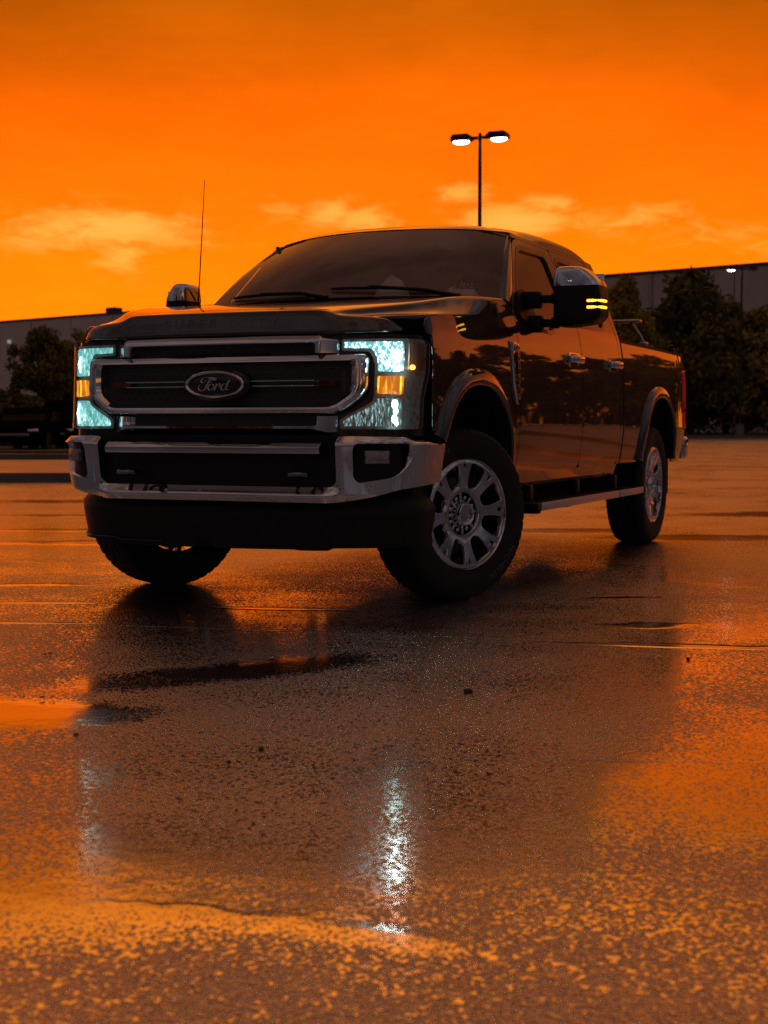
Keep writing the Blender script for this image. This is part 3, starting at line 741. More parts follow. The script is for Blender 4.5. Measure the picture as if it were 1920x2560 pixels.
CZ = pchip([(1.13, 2.072), (1.36, 2.124), (1.8, 2.142), (2.3, 2.142), (2.7, 2.122), (2.9, 2.075), (3.0, 1.99)])
cols = [0, .2, .4, .6, .75, .87, .95, 1.0]
for yy in ys:
    r = []
    for c in cols:
        if yy is None:
            x = c*.722; r.append(Vector((x, YT(x)-.004, ZT(x)+.004)))
        else:
            xe = EDG(yy); y = max(yy, YT(c*.722)+.05) if yy < 1.35 else yy
            r.append(Vector((c*xe, y, CZ(yy)-(CZ(yy)-EZ(yy))*c**3.2)))
    yq = 1.285 if yy is None else min(max(yy, 1.30), 2.93)
    e = r[-1]; dx = sx(yq, 2.022)
    r.append(Vector((e.x+(dx-e.x)*.55, e.y, e.z+(2.022-e.z)*.30 if e.z > 2.022 else e.z-.01)))
    r.append(Vector((dx-.002, e.y, min(2.024, e.z-.02))))
    rowsR.append(r)
# rear wall of the cab
for zz, yy in ((1.90, 3.008), (1.5, 3.012), (1.0, 3.012), (.62, 3.012)):
    xe = sx(2.9, zz); rowsR.append([Vector((c*xe*.985, yy, zz)) for c in cols]+[Vector((xe*.993, yy, zz)), Vector((xe, yy-.002, zz))])
fullR = [[Vector((-p.x, p.y, p.z)) for p in r[:0:-1]]+r for r in rowsR]
v, f = gridmesh(fullR); roof = mk('cab_roof', v, f, PA, truck); subsurf(roof, 2)
panel('rear_window', rnd([(-.62, 1.56), (.62, 1.56), (.60, 1.90), (-.60, 1.90)], .06), lambda x, z: Vector((x, 3.022-.02*(z-1.56), z)), M['side_glass'], truck, (0, 1, 0), step=.15, thick=.004)
b = B(); rws = []
for yy in (1.22, 1.5, 2.0, 2.5, 2.98):
    xe = sx(1.9, 1.95)-.035
    rws.append([Vector((-xe-.028, yy, 1.93)), Vector((-xe, yy, 2.00)), Vector((-.60, yy, 2.055)), Vector((0, yy, 2.075)), Vector((.60, yy, 2.055)), Vector((xe, yy, 2.00)), Vector((xe+.028, yy, 1.93))])
b.grid(rws); b.obj('headliner', M['cloth'], truck)
# cowl with wipers
rws = []
for k in range(25):
    x = -.92+1.84*k/24
    rws.append([Vector((x, YB(x)-.10+.03*abs(x), 1.565)), Vector((x, YB(x)-.03, 1.585)), Vector((x, YB(x)+.03, ZB(x)-.004)), Vector((x, YB(x)+.06, ZB(x)-.03))])
b = B(); b.grid(rws); b.obj('cowl', BK, truck)
def wiper(x0, x1, t1, side):
    f0 = lambda x, t, d: wsf(x, t, d)
    b = B(); b.tube([f0(x0, -.04, .02), f0(x0+(x1-x0)*.25, .012, .035), f0(x0+(x1-x0)*.5, t1*.6, .030), f0(x0+(x1-x0)*.68, t1*1.02, .026)], [.016, .012, .010, .007], 8)
    w = b.obj('wiper', M['plastic'], truck)
    b = B(); pts = [f0(x0+(x1-x0)*(.20+.80*k/14), t1*(.62+.45*k/14), .012+.006*math.sin(PI*k/14)) for k in range(15)]
    b.tube(pts, [.006]+[.009]*13+[.005], 6); b.obj('wiper_blade', M['rubber'], w)
wiper(-.02, -.80, .060, 1); wiper(.80, -.045, .085, 1)
# ---- interior
cabin = []
b = B(); b.box((0, 1.9, .70), (1.78, 2.2, .06), 0); b.obj('cabin_floor', M['dash'], truck)
rws = []
for k in range(13):
    x = -.80+1.60*k/12
    rws.append([Vector((x, YB(x)+.05, 1.555)), Vector((x, .85, 1.545)), Vector((x, 1.02, 1.530+(.05*math.exp(-((x-.40)/.2)**2)))), Vector((x, 1.10, 1.47)), Vector((x, 1.06, 1.10)), Vector((x, .95, .72))])
b = B(); b.grid(rws); b.obj('dashboard', M['dash'], truck)
for x, y in ((.42, 1.70), (-.42, 1.70), (.42, 2.62), (-.42, 2.62)):
    b = B(); b.box((x, y, 1.06), (.54, .52, .18), .06)
    tl = Matrix.Rotation(math.radians(-14), 3, 'X'); b.box((x, y+.28, 1.40), (.52, .15, .62), .06, rot=tl); s_ = b.obj('seat', M['cloth'], truck)
    b = B(); b.box((x, y+.37, 1.80), (.28, .10, .19), .045, rot=tl); b.cyl((x-.06, y+.35, 1.66), (x-.06, y+.36, 1.76), .008); b.cyl((x+.06, y+.35, 1.66), (x+.06, y+.36, 1.76), .008); b.obj('headrest', M['cloth'], s_)
b = B(); ctr = Vector((.42, 1.22, 1.42)); rt = Matrix.Rotation(math.radians(-62), 3, 'X')
pts = [ctr+rt @ Vector((.19*math.cos(2*PI*k/32), .19*math.sin(2*PI*k/32), 0)) for k in range(33)]
b.tube(pts, .016, 8); b.sphere(ctr+rt @ Vector((0, 0, -.02)), .07, (1, 1, .6))
for a in (.1, PI-.1, -PI/2): b.tube([ctr, ctr+rt @ Vector((.19*math.cos(a), .19*math.sin(a), 0))], .014, 6)
b.obj('steering_wheel', M['dash'], truck)
b = B(); p = wsf(.02, .88, -.06); b.box(p, (.24, .03, .065), .012); b.tube([p, wsf(.02, .93, -.01)], .01); b.obj('rear_view_mirror', M['dash'], truck)
# two white cloth bundles on the dash, things of their own
def bundle(name, c, w, h, seed, label):
    r_ = random.Random(seed); b = B(); bmesh.ops.create_icosphere(b.bm, subdivisions=2, radius=1)
    for vv in b.bm.verts:
        p = vv.co.copy(); k = 1+.16*noise.noise(p*2.2+Vector((seed, 0, 0)))
        z = max(0, p.z); pk = max(0, 1-math.hypot(p.x-.1, p.y)*.9)
        vv.co = Vector((c[0]+p.x*w*k, c[1]+p.y*w*.75*k, c[2]+h*(.86*z+.16*pk*(1 if p.z > 0 else 0))*k))
    o = b.obj(name, M['white_cloth'], None, sharp=18); return tag(o, label, 'cap', 'white caps on the dashboard')
bundle('cloth_cap', (.190, .80, 1.548), .128, .215, 3, 'rounded white cap on the dashboard, behind the middle of the windshield wiper')
cap2 = bundle('cloth_cap', (.600, .86, 1.548), .135, .170, 8, 'pointed white cap on the dashboard in front of the driver, behind the printed sticker')
st = panel('inspection_sticker', [(.735, .115), (.855, .115), (.855, .205), (.735, .205)], lambda x, t: wsf(x, t, -.012), M['label_paper'], ws, (0, -1, 1), step=.04, thick=0)
panel('sticker_print', [(.735, .115), (.855, .115), (.855, .205), (.735, .205)], lambda x, t: wsf(x, t, -.0112), M['ink'], st, (0, -1, 1), step=.02, thick=0,
      holes=[[(.742, .122), (.750, .122), (.750, .198), (.742, .198)], [(.772, .150), (.806, .150), (.806, .196), (.772, .196)], [(.772, .124), (.778, .124), (.778, .142), (.772, .142)], [(.795, .124), (.815, .124), (.815, .142), (.795, .142)], [(.815, .155), (.825, .155), (.825, .190), (.815, .190)], [(.832, .126), (.848, .126), (.848, .160), (.832, .160)], [(.834, .172), (.848, .172), (.848, .196), (.834, .196)]])
# ---- towing mirrors
def mirror(sg):
    base = B(); out2 = lambda x, y, z: Vector((sg*x, y, z))
    hx0 = 1.128 if sg > 0 else 1.262; wk = 1 if sg > 0 else .56
    O = rnd([(0, 1.455), (-.004, 1.70), (.012, 1.785), (.155, 1.788), (.258, 1.705), (.278, 1.60), (.275, 1.50), (.235, 1.468), (.08, 1.447)], [.03, .05, .035, .05, .06, .08, .04, .05, .05], 5)
    O = resample([(a*wk, c) for a, c in O], .03); cx, cz = .13*wk, 1.62
    if sg < 0: hz = hx0-1.128
    def sec(y, k): return [out2(hx0+cx+(a-cx)*k+(.02*(y-.9)), y, cz+(c-cz)*k) for a, c in O]
    secs = [sec(.900, .80), sec(.903, .90), sec(.912, .955), sec(.930, .985), sec(.965, .998), sec(1.03, 1.0), sec(1.085, .985), sec(1.10, .96), sec(1.098, .90), sec(1.085, .88)]
    def whole():
        b = B(); b.grid(secs, close=True); b.bm.verts.ensure_lookup_table(); n = len(O); vs = list(b.bm.verts); b.bm.faces.new(vs[:n]); b.bm.faces.new(vs[-n:])
        bmesh.ops.recalc_face_normals(b.bm, faces=b.bm.faces); return b
    b = whole(); bmesh.ops.bisect_plane(b.bm, geom=b.bm.verts[:]+b.bm.edges[:]+b.bm.faces[:], plane_co=(0, 0, 1.676), plane_no=(0, 0, 1), clear_outer=True)
    b.box(out2(.945, 1.01, 1.612), (.175, .075, .098), .016); b.box(out2(1.075, 1.01, 1.615), (.14, .045, .046), .008)
    b.box(out2(.960, 1.01, 1.475), (.165, .075, .098), .018); b.box(out2(1.085, 1.01, 1.478), (.14, .045, .046), .008)
    b.box(out2(1.115, 1.01, 1.615), (.04, .055, .062), .008); b.box(out2(1.115, 1.01, 1.478), (.04, .055, .062), .008)
    if sg < 0:
        b.box(out2(1.20, 1.01, 1.615), (.14, .045, .046), .008); b.box(out2(1.20, 1.01, 1.478), (.14, .045, .046), .008)
    poly = [(.80, 1.50), (1.10, 1.44), (1.10, 1.63), (1.02, 1.68), (.905, 1.655)]
    b.prism(rnd(poly, .025), lambda y, z: Vector((sg*(sx(y, z)-.004), y, z)), lambda y, z: Vector((sg*(sx(y, z)+.018), y, z)))
    m = b.obj('mirror', BK, truck, sharp=40)
    b = whole(); bmesh.ops.bisect_plane(b.bm, geom=b.bm.verts[:]+b.bm.edges[:]+b.bm.faces[:], plane_co=(0, 0, 1.676), plane_no=(0, 0, 1), clear_inner=True)
    bmesh.ops.scale(b.bm, vec=(1.012, 1.03, 1.02), space=Matrix.Translation((-sg*(hx0+cx), -1.0, -1.676)), verts=b.bm.verts)
    b.obj('mirror_cap', CH, m, sharp=40)
    for z in (1.589, 1.553):
        b = B(); b.tube([out2(hx0+.203*wk, .898, z), out2(hx0+.236*wk, .899, z), out2(hx0+.263*wk, .910, z), out2(hx0+.281*wk, .938, z), out2(hx0+.288*wk, .985, z)], .0072, 8); b.obj('turn_signal', M['signal'], m)
    b = B(); b.box(out2(hx0+.14, 1.094, 1.62), (.21, .004, .27), .001); b.obj('mirror_glass', M['chrome'], m)
    return m
mirror(1); mirror(-1)
b = B(); b.tube([(-.905, .425, 1.47), (-.905, .44, 1.50), (-.905, .45, 1.56), (-.905, .47, 1.72), (-.905, .505, 2.02), (-.905, .54, 2.345)], [.018, .010, .0055, .0042, .0034, .0022], 8); b.obj('antenna', BK, truck)
# ---- bed
b = B()
rws = []
for k in range(30):
    y = 3.06+2.04*k/29
    rws.append([Vector((x, y, 1.468+.022*(1-(abs(x)/.95)**6)+.0035*math.sin(k*2.4)+(-.006 if k in (14, 15) else 0)-.012*k/29)) for x in (-.945, -.93, -.8, -.4, 0, .4, .8, .93, .945)])
b.grid(rws); tn = b.obj('bed_cover', simple('wet bed cover vinyl', (.014, .012, .011), .55, bump=.6, bscale=160), truck, sharp=60)
for sg in (-1, 1):
    b = B(); b.prism([(3.055, 1.466), (5.10, 1.449), (5.10, 1.478), (3.055, 1.495)], lambda y, z: Vector((sg*.900, y, z)), lambda y, z: Vector((sg*.955, y, z))); b.obj('bed_rail_cap', BK, truck)
b = B(); b.box((0, 5.165, 1.05), (1.86, .05, .80), .02); b.obj('tailgate', PA, truck)
b = B(); b.box((0, 4.1, .66), (1.7, 2.05, .08), 0); b.obj('bed_floor', M['deep'], truck)
# low cargo rack: cross bar on angled posts with clamps
b = B()
for sg in (-1, 1):
    b.tube([(sg*.925, 3.90, 1.505), (sg*.905, 3.86, 1.56), (sg*.86, 3.78, 1.655)], [.014, .016, .015], 8)
    b.box((sg*.925, 3.905, 1.505), (.05, .09, .03), .008)
b.box((0, 3.775, 1.668), (1.86, .10, .022), .006)
b.obj('cargo_rack', M['satin'], truck)
for y, z in ((3.14, 1.515), (4.86, 1.50)):
    b = B(); b.box((.915, y, z), (.05, .07, .035), .01); b.sphere((.915, y-.01, z+.028), .022, (1.3, 1.3, .7)); b.obj('bed_clamp', BK, truck)
b = B(); b.box((0, 5.30, .705), (1.92, .16, .19), .03, seg=3); b.box((0, 5.36, .775), (1.2, .10, .02), .005); b.obj('rear_bumper', CH, truck)
# ---- chassis
b = B()
for sg in (-1, 1): b.box((sg*.43, 2.3, .54), (.085, 6.0, .16), .01)
b.box((0, .05, .62), (.80, 1.45, .50), .05); b.box((0, -.70, .9), (1.4, .10, .60), 0)
b.box((0, 1.9, .60), (1.62, 2.2, .10), .02); b.box((.55, 2.35, .50), (.30, 1.1, .18), .04); b.box((-.60, 2.6, .45), (.34, 1.5, .26), .05)
b.cyl((-.80, 4.06, .44), (.80, 4.06, .44), .065); b.sphere((.05, 4.06, .44), .19, (1.1, 1, 1)); b.cyl((-.80, .02, .44), (.80, .02, .44), .055); b.sphere((-.25, .02, .43), .16)
b.tube([(-.1, .9, .5), (-.08, 2.4, .47), (.03, 3.9, .45)], .05); b.box((0, 4.9, .62), (1.5, .12, .12), .01)
b.obj('chassis', M['deep'], truck)
b = B(); b.tube([(.72, 1.0, .42), (.70, 1.35, .42), (.66, 1.75, .455), (.60, 2.0, .50)], .022, 8); b.obj('exhaust_pipe', M['satin'], truck)
# ---- running boards
for sg in (-1, 1):
    b = B(); b.box((sg*.985, 2.08, .435), (.165, 2.50, .035), .008)
    for k in range(58): b.box((sg*1.05, .92+.0355*k, .4565), (.030, .018, .010), 0)
    for k in range(58): b.box((sg*.975, .92+.0355*k, .4545), (.060, .012, .006), 0)
    b.box((sg*1.0, .845, .427), (.165, .07, .062), .012); b.box((sg*1.0, 3.335, .427), (.165, .05, .062), .012)
    rb = b.obj('running_board', BK, truck)
    b = B(); b.box((sg*1.072, 1.765, .432), (.012, 1.72, .046), .003); b.box((sg*1.072, 2.985, .432), (.012, .66, .044), .003); b.obj('running_board_trim', M['step'], rb)
    for y in (1.05, 2.02, 2.95):
        b = B(); b.box((sg*.94, y, .47), (.055, .07, .16), .01); b.box((sg*.72, y, .55), (.44, .06, .05), .01); b.obj('running_board_bracket', BK, rb)
    b = B(); b.box((sg*.965, 1.72, .405), (.06, .10, .035), .012); b.obj('step_lamp', BK, rb)
# ---- wheels (outer face towards +X)
TR, RR = .4445, .287
def make_wheel(parent, loc, rz):
    DEP = pchip([(0, .030), (.085, .030), (.115, .026), (.16, .040), (.22, .052), (.262, .058), (.276, .052), (.285, .046)])
    fm = lambda y, z: Vector((.075+DEP(math.hypot(y, z)), y, z))
    circ = lambda r, n: [(r*math.cos(2*PI*k/n), r*math.sin(2*PI*k/n)) for k in range(n)]
    holes = [circ(.112, 40)]
    for k in range(8):
        a0 = 2*PI*k/8+.20; half = PI/8; P = []
        for r, w in ((.142, .050), (.20, .054), (.262, .088)):
            P.append((r, half-math.asin(w/2/r)))
        L = [(r, a) for r, a in P]; Rr = [(r, -a) for r, a in P][::-1]
        pts = [(r*math.cos(a0+a), r*math.sin(a0+a)) for r, a in [(P[0][0], -P[0][1]), (P[1][0], -P[1][1]), (P[2][0], -P[2][1]), (.266, 0), (P[2][0], P[2][1]), (P[1][0], P[1][1]), (P[0][0], P[0][1]), (.132, 0)]]
        holes.append(rnd(pts, [.02, .03, .014, .05, .014, .03, .02, .05], 5))
        ac = a0+half; ca, sa = math.cos(ac), math.sin(ac)
        sl = [(.222, -.007), (.261, -.017), (.263, .017), (.222, .007)]
        holes.append(rnd([(r*ca-t*sa, r*sa+t*ca) for r, t in sl], .008, 4))
    rim = panel('wheel', circ(.285, 96), fm, M['rim'], parent, (1, 0, 0), holes=holes, step=.014, thick=.034)
    b = B(); b.lathe([(.118, .2855), (.126, .290), (.130, .286), (.122, .279), (.100, .272), (.02, .252), (-.10, .250), (-.125, .275), (-.13, .29)], 96)
    b.obj('rim_barrel', M['rim'], rim)
    b = B(); b.lathe([(.02, .06), (.02, .185), (-.005, .185), (-.005, .06)], 48); b.box((.0, .15, .11), (.09, .10, .12), .02); b.lathe([(-.05, .001), (-.05, .235), (-.06, .235)], 32); b.obj('brake_disc', M['disc'], rim)
    # slot backs and hub
    b = B(); b.lathe([(.060, .118), (.070, .114), (.064, .108), (.052, .100), (.050, .001)], 48); b.obj('hub_recess', M['gloss_black'], rim)
    b = B(); b.lathe([(.055, .066), (.100, .064), (.118, .058), (.124, .053), (.120, .047), (.104, .044), (.100, .001)], 48); hc = b.obj('hub_cap', CH, rim)
    b = B()
    for k in range(8):
        a = 2*PI*(k+.5)/8+.20; y, z = .080*math.cos(a), .080*math.sin(a)
        ca, sa = math.cos(a), math.sin(a)
        b.box((.074, .086*ca, .086*sa), (.022, .046, .018), .005, rot=Matrix.Rotation(a, 3, 'X'))
    b.lathe([(.066, .064), (.072, .064), (.078, .072), (.066, .072)], 40); b.obj('hub_star', CH, rim)
    for k in range(8):
        a = 2*PI*k/8+.20; y, z = .086*math.cos(a), .086*math.sin(a)
        b = B(); b.cyl((.045, y, z), (.082, y, z), .0125, .0115, 6); b.sphere((.082, y, z), .0112, (.6, 1, 1), 8, 6); b.obj('lug_nut', CH, rim)
    # tyre
    prof = [(.108, .276), (.122, .288), (.132, .300), (.1385, .330), (.1425, .362), (.1425, .385), (.140, .402), (.1385, .410), (.1375, .418), (.128, .430), (.116, .4375), (.082, .4425), (.077, .4425), (.075, .433), (.066, .433), (.064, .4435), (.030, .4442), (.027, .4442), (.025, .434), (.016, .434), (.014, .4442)]
    prof = prof+[(-a, r) for a, r in prof[::-1]]
    NS = 192; rings = []
    for a, r in prof:
        ring_ = []
        for k in range(NS):
            ph = (k+(2 if a < 0 else 0)) % 4; rr = r; ax = a
            if .405 < r < .4405 and abs(a) > .1 and ph == 0: rr = r-.005; ax = a*.992
            if r > .4405 and ((k+int(abs(a)*100)) % 6) == 0: rr = r-.007
            t = 2*PI*k/NS; ring_.append((ax, rr*math.cos(t), rr*math.sin(t)))
        rings.append([Vector(p) for p in ring_])
    b = B(); b.grid(rings, close=True); ty = b.obj('tyre', M['rubber'], rim, sharp=28)
    def polar(txt, a_mid, size, r0):
        def fm2(x, y, d):
            a = a_mid+x/(r0); r = r0+y
            ax = .1436 if r > .345 else .1436-(.345-r)*.10
            return Vector((ax+d, r*math.cos(a), r*math.sin(a)))
        return fm2
    # seen from outside the text runs clockwise, tops outward
    text_mesh('tyre_lettering', 'MICHELIN', M['letter'], rim, lambda x, y, d: polar('', -1.09, 0, .368)(-x*1.02, y, d), size=.048, extrude=.0012, spacing=1.12)
    text_mesh('tyre_lettering', 'MICHELIN', M['letter'], rim, lambda x, y, d: polar('', -1.09+PI, 0, .368)(-x*1.02, y, d), size=.048, extrude=.0012, spacing=1.12)
    rim.location = loc; rim.rotation_euler = (0, 0, rz)
    return rim
STEER = math.radians(-24)
def copy_tree(o, parent, loc=None, rot=None):
    c = o.copy(); COL.objects.link(c); c.parent = parent
    if loc is not None: c.location = loc
    if rot is not None: c.rotation_euler = rot
    for ch in [k for k in bpy.data.objects if k.parent == o]: copy_tree(ch, c)
    return c
w0 = make_wheel(truck, (.855, .02, TR-.004), STEER)
w0.rotation_euler = (.27, 0, STEER)
copy_tree(w0, truck, (.845, 4.06, TR-.004), (1.3, 0, 0))
copy_tree(w0, truck, (-.855, .02, TR-.004), (2.1, 0, PI+STEER))
copy_tree(w0, truck, (-.845, 4.06, TR-.004), (.9, 0, PI))
# ================================================================ SETTING
YAW = .4111564
FH = Vector((-math.sin(YAW), math.cos(YAW), 0)); RH = Vector((math.cos(YAW), math.sin(YAW), 0))
CAM = Vector((3.6143, -7.1676, .9024))
# ---- wet asphalt
def asphalt():
    m, nt, b = newmat('wet asphalt'); L = nt.links.new
    tc = N_(nt, 'ShaderNodeTexCoord'); O = tc.outputs['Object']
    def noise_(scale, detail=3, rough=.55, dist=0):
        n = N_(nt, 'ShaderNodeTexNoise', inp={'Scale': scale, 'Detail': detail, 'Roughness': rough, 'Distortion': dist}); L(O, n.inputs['Vector']); return n.outputs['Fac']
    vo = N_(nt, 'ShaderNodeTexVoronoi', feature='SMOOTH_F1', inp={'Scale': 100, 'Smoothness': .2}); L(O, vo.inputs['Vector'])
    vo2 = N_(nt, 'ShaderNodeTexVoronoi', inp={'Scale': 80}); L(O, vo2.inputs['Vector'])
    grain = math_(nt, 'SUBTRACT', .85, vo.outputs['Distance'])
    big = math_(nt, 'SUBTRACT', .8, vo2.outputs['Distance'])
    h = math_(nt, 'MULTIPLY_ADD', grain, .75, math_(nt, 'MULTIPLY', big, .20))
    h = math_(nt, 'MULTIPLY_ADD', noise_(92, 4, .7), .50, h)
    h = math_(nt, 'MULTIPLY_ADD', noise_(170, 3, .7), .14, h); h = math_(nt, 'MULTIPLY_ADD', noise_(5, 3), .12, h)          # roughly .4 .. 1.1
    # water level: broad hollows plus the puddles that stand on the lot
    PUD = [(.70, -3.42, .46, .22, 20, 1), (.15, -3.6, .5, .30, 20, 1), (1.75, -4.98, .60, .20, 12, .30), (2.17, -4.86, .50, .08, 3, .34), (2.55, -4.83, .24, .06, 3, .32), (.935, -2.50, .66, .20, 58, .62),
           (3.2, -3.45, .62, .55, 30, .42), (3.25, -3.0, .55, .45, 30, .36), (2.32, -1.19, .50, .055, 12, 1), (2.85, -1.02, .4, .07, 18, 1), (2.05, -.63, .20, .10, 23, 1), (-1.55, -.38, .42, .075, 27, 1), (-.96, -1.03, .42, .035, 23, 1),
           (.26, -.77, .34, .055, 14, .95), (.55, -1.47, .14, .025, 20, 1), (1.69, .36, .2, .05, 30, .9), (1.26, 4.59, .9, .34, 23, 1), (3.0, 5.3, 1.3, .36, 23, 1), (.0, 4.9, .7, .30, 23, 1), (-.6, -1.70, .34, .03, 20, .95), (-2.6, 2.4, 1.2, .25, 24, 1), (-3.2, 3.6, 1.4, .2, 24, 1),
           (2.5, 8.5, 2.2, .5, 24, 1), (-6, 7.5, 2.0, .4, 24, 1), (6, 14, 3.0, .8, 24, 1), (-5.5, 4.8, 1.3, .15, 24, .95), (4.6, 4.0, .9, .3, 24, .9), (-1.9, -2.2, .9, .3, 20, .7), (4.4, -1.6, .8, .4, 26, .8)]
    wob = N_(nt, 'ShaderNodeTexNoise', inp={'Scale': 3.2, 'Detail': 4, 'Roughness': .6}); L(O, wob.inputs['Vector'])
    w2 = N_(nt, 'ShaderNodeVectorMath', operation='MULTIPLY_ADD'); L(wob.outputs['Color'], w2.inputs[0]); w2.inputs[1].default_value = (.30, .30, 0); 
    sh = N_(nt, 'ShaderNodeVectorMath', operation='ADD'); L(O, sh.inputs[0]); sh.inputs[1].default_value = (-.15, -.15, 0); L(sh.outputs[0], w2.inputs[2])
    lvl = None
    for x, y, a, c, ang, pk in PUD:
        mp = N_(nt, 'ShaderNodeMapping', vector_type='TEXTURE'); mp.inputs['Location'].default_value = (x, y, 0); mp.inputs['Rotation'].default_value = (0, 0, math.radians(ang)); mp.inputs['Scale'].default_value = (a, c, 1)
        L(w2.outputs[0] if c > .06 else O, mp.inputs['Vector'])
        ln = N_(nt, 'ShaderNodeVectorMath', operation='LENGTH'); L(mp.outputs[0], ln.inputs[0])
        mr = N_(nt, 'ShaderNodeMapRange', interpolation_type='SMOOTHSTEP', inp={'From Min': .55, 'From Max': 1.35, 'To Min': pk, 'To Max': 0}); L(ln.outputs['Value'], mr.inputs['Value'])
        lvl = mr.outputs[0] if lvl is None else math_(nt, 'MAXIMUM', lvl, mr.outputs[0])
    broad = noise_(.55, 3, .5); mid = noise_(2.3, 4, .6)
    base = math_(nt, 'MULTIPLY_ADD', broad, .75, math_(nt, 'MULTIPLY_ADD', mid, .45, -.04))    # ~.58 mean
    water = math_(nt, 'MULTIPLY_ADD', lvl, .65, math_(nt, 'MULTIPLY', base, 1.0))
    dr = N_(nt, 'ShaderNodeVectorMath', operation='DISTANCE'); L(O, dr.inputs[0]); dr.inputs[1].default_value = (4.0, -7.6, 0)
    drn = N_(nt, 'ShaderNodeMapRange', interpolation_type='SMOOTHSTEP', inp={'From Min': 2.3, 'From Max': 3.9, 'To Min': -.20, 'To Max': 0}); L(dr.outputs['Value'], drn.inputs['Value'])
    water = math_(nt, 'ADD', water, drn.outputs[0])
    wet = math_(nt, 'MAXIMUM', h, water)
    depth = N_(nt, 'ShaderNodeMapRange', interpolation_type='SMOOTHSTEP', inp={'From Min': -.07, 'From Max': .08}); L(math_(nt, 'SUBTRACT', water, h), depth.inputs['Value'])
    # paving joints and a crack
    def joint(px, py, ang, w, amp):
        mp = N_(nt, 'ShaderNodeMapping', vector_type='TEXTURE'); mp.inputs['Location'].default_value = (px, py, 0); mp.inputs['Rotation'].default_value = (0, 0, math.radians(ang)); L(O, mp.inputs['Vector'])
        sp = N_(nt, 'ShaderNodeSeparateXYZ'); L(mp.outputs[0], sp.inputs[0])
        n = math_(nt, 'MULTIPLY_ADD', noise_(7, 3), amp, -amp*.5)
        d = math_(nt, 'ABSOLUTE', math_(nt, 'ADD', sp.outputs['Y'], n))
        mr = N_(nt, 'ShaderNodeMapRange', interpolation_type='SMOOTHSTEP', inp={'From Min': w*.4, 'From Max': w, 'To Min': 1, 'To Max': 0}); L(d, mr.inputs['Value']); return mr.outputs[0]
    jt = joint(.9, -1.42, 9.5, .012, .03)
    jt = math_(nt, 'MAXIMUM', jt, joint(-.1, -.55, 22, .010, .04)); jt = math_(nt, 'MAXIMUM', jt, joint(1.68, -3.60, 17, .005, .10))
    hh = math_(nt, 'MULTIPLY_ADD', jt, -.5, wet)
    # away from the near field the grain is too fine to resolve: it becomes roughness there
    far = N_(nt, 'ShaderNodeVectorMath', operation='DISTANCE'); L(O, far.inputs[0]); far.inputs[1].default_value = (3.6, -7.2, 0)
    fd = N_(nt, 'ShaderNodeMapRange', interpolation_type='SMOOTHSTEP', inp={'From Min': 6, 'From Max': 18, 'To Min': 0, 'To Max': 1}); L(far.outputs['Value'], fd.inputs['Value'])
    bp = N_(nt, 'ShaderNodeBump', inp={'Distance': BUMP}); L(math_(nt, 'MULTIPLY_ADD', fd.outputs[0], -.82, 1), bp.inputs['Strength']); L(hh, bp.inputs['Height']); L(bp.outputs[0], b.inputs['Normal'])
    col = N_(nt, 'ShaderNodeMix', data_type='RGBA'); col.inputs['A'].default_value = (.032, .020, .014, 1); col.inputs['B'].default_value = (.014, .009, .006, 1)
    L(math_(nt, 'MAXIMUM', depth.outputs[0], jt), col.inputs['Factor']); L(col.outputs['Result'], b.inputs['Base Color'])
    rg = N_(nt, 'ShaderNodeMapRange', inp={'To Max': .13}); L(depth.outputs[0], rg.inputs['Value']); L(math_(nt, 'MULTIPLY_ADD', fd.outputs[0], .23, .11), rg.inputs['To Min']); L(rg.outputs[0], b.inputs['Roughness'])
    gi = N_(nt, 'ShaderNodeMapRange', inp={'To Min': GIOR, 'To Max': 9.0}); L(depth.outputs[0], gi.inputs['Value']); L(gi.outputs[0], b.inputs['IOR']); b.inputs['Specular IOR Level'].default_value = .5
    return m
BUMP, GIOR = .0056, 5.5
M['asphalt'] = asphalt()
b = B(); bmesh.ops.create_grid(b.bm, x_segments=8, y_segments=8, size=700); tag(b.obj('ground', M['asphalt']), kind='structure')
M['concrete'] = simple('wet concrete kerb', (.10, .085, .075), .35, bump=.4, bscale=40, vscale=2)
M['grass'] = simple('dark grass', (.030, .036, .014), .9, var=.5, vscale=3)
def slab(name, pts, z, mat, bev=.03):
    b = B(); b.prism(pts, lambda x, y: Vector((x, y, z)), lambda x, y: Vector((x, y, -.05)))
    return tag(b.obj(name, mat, sharp=30), kind='structure')
def gp(side, dist): q = CAM+RH*side+FH*dist; return (q.x, q.y)
# kerbed walk at the left, parallel to the lot edge, ending behind the truck
slab('kerb', [gp(-40, 21.6), gp(-1.2, 23.2), gp(-.8, 23.45), gp(-40, 21.95)], .145, M['concrete'])
M['walk'] = simple('wet pavement', (.06, .045, .035), .42, bump=.3, bscale=30, ior=3.2, vscale=.8, var=.45)
slab('pavement', [gp(-40, 21.955), gp(-.8, 23.455), gp(-.8, 32.0), gp(-40, 31.0)], .139, M['walk'])
slab('kerb', [gp(-60, 31.1), gp(-.8, 32.1), gp(-.8, 32.4), gp(-60, 31.4)], .26, M['concrete'])
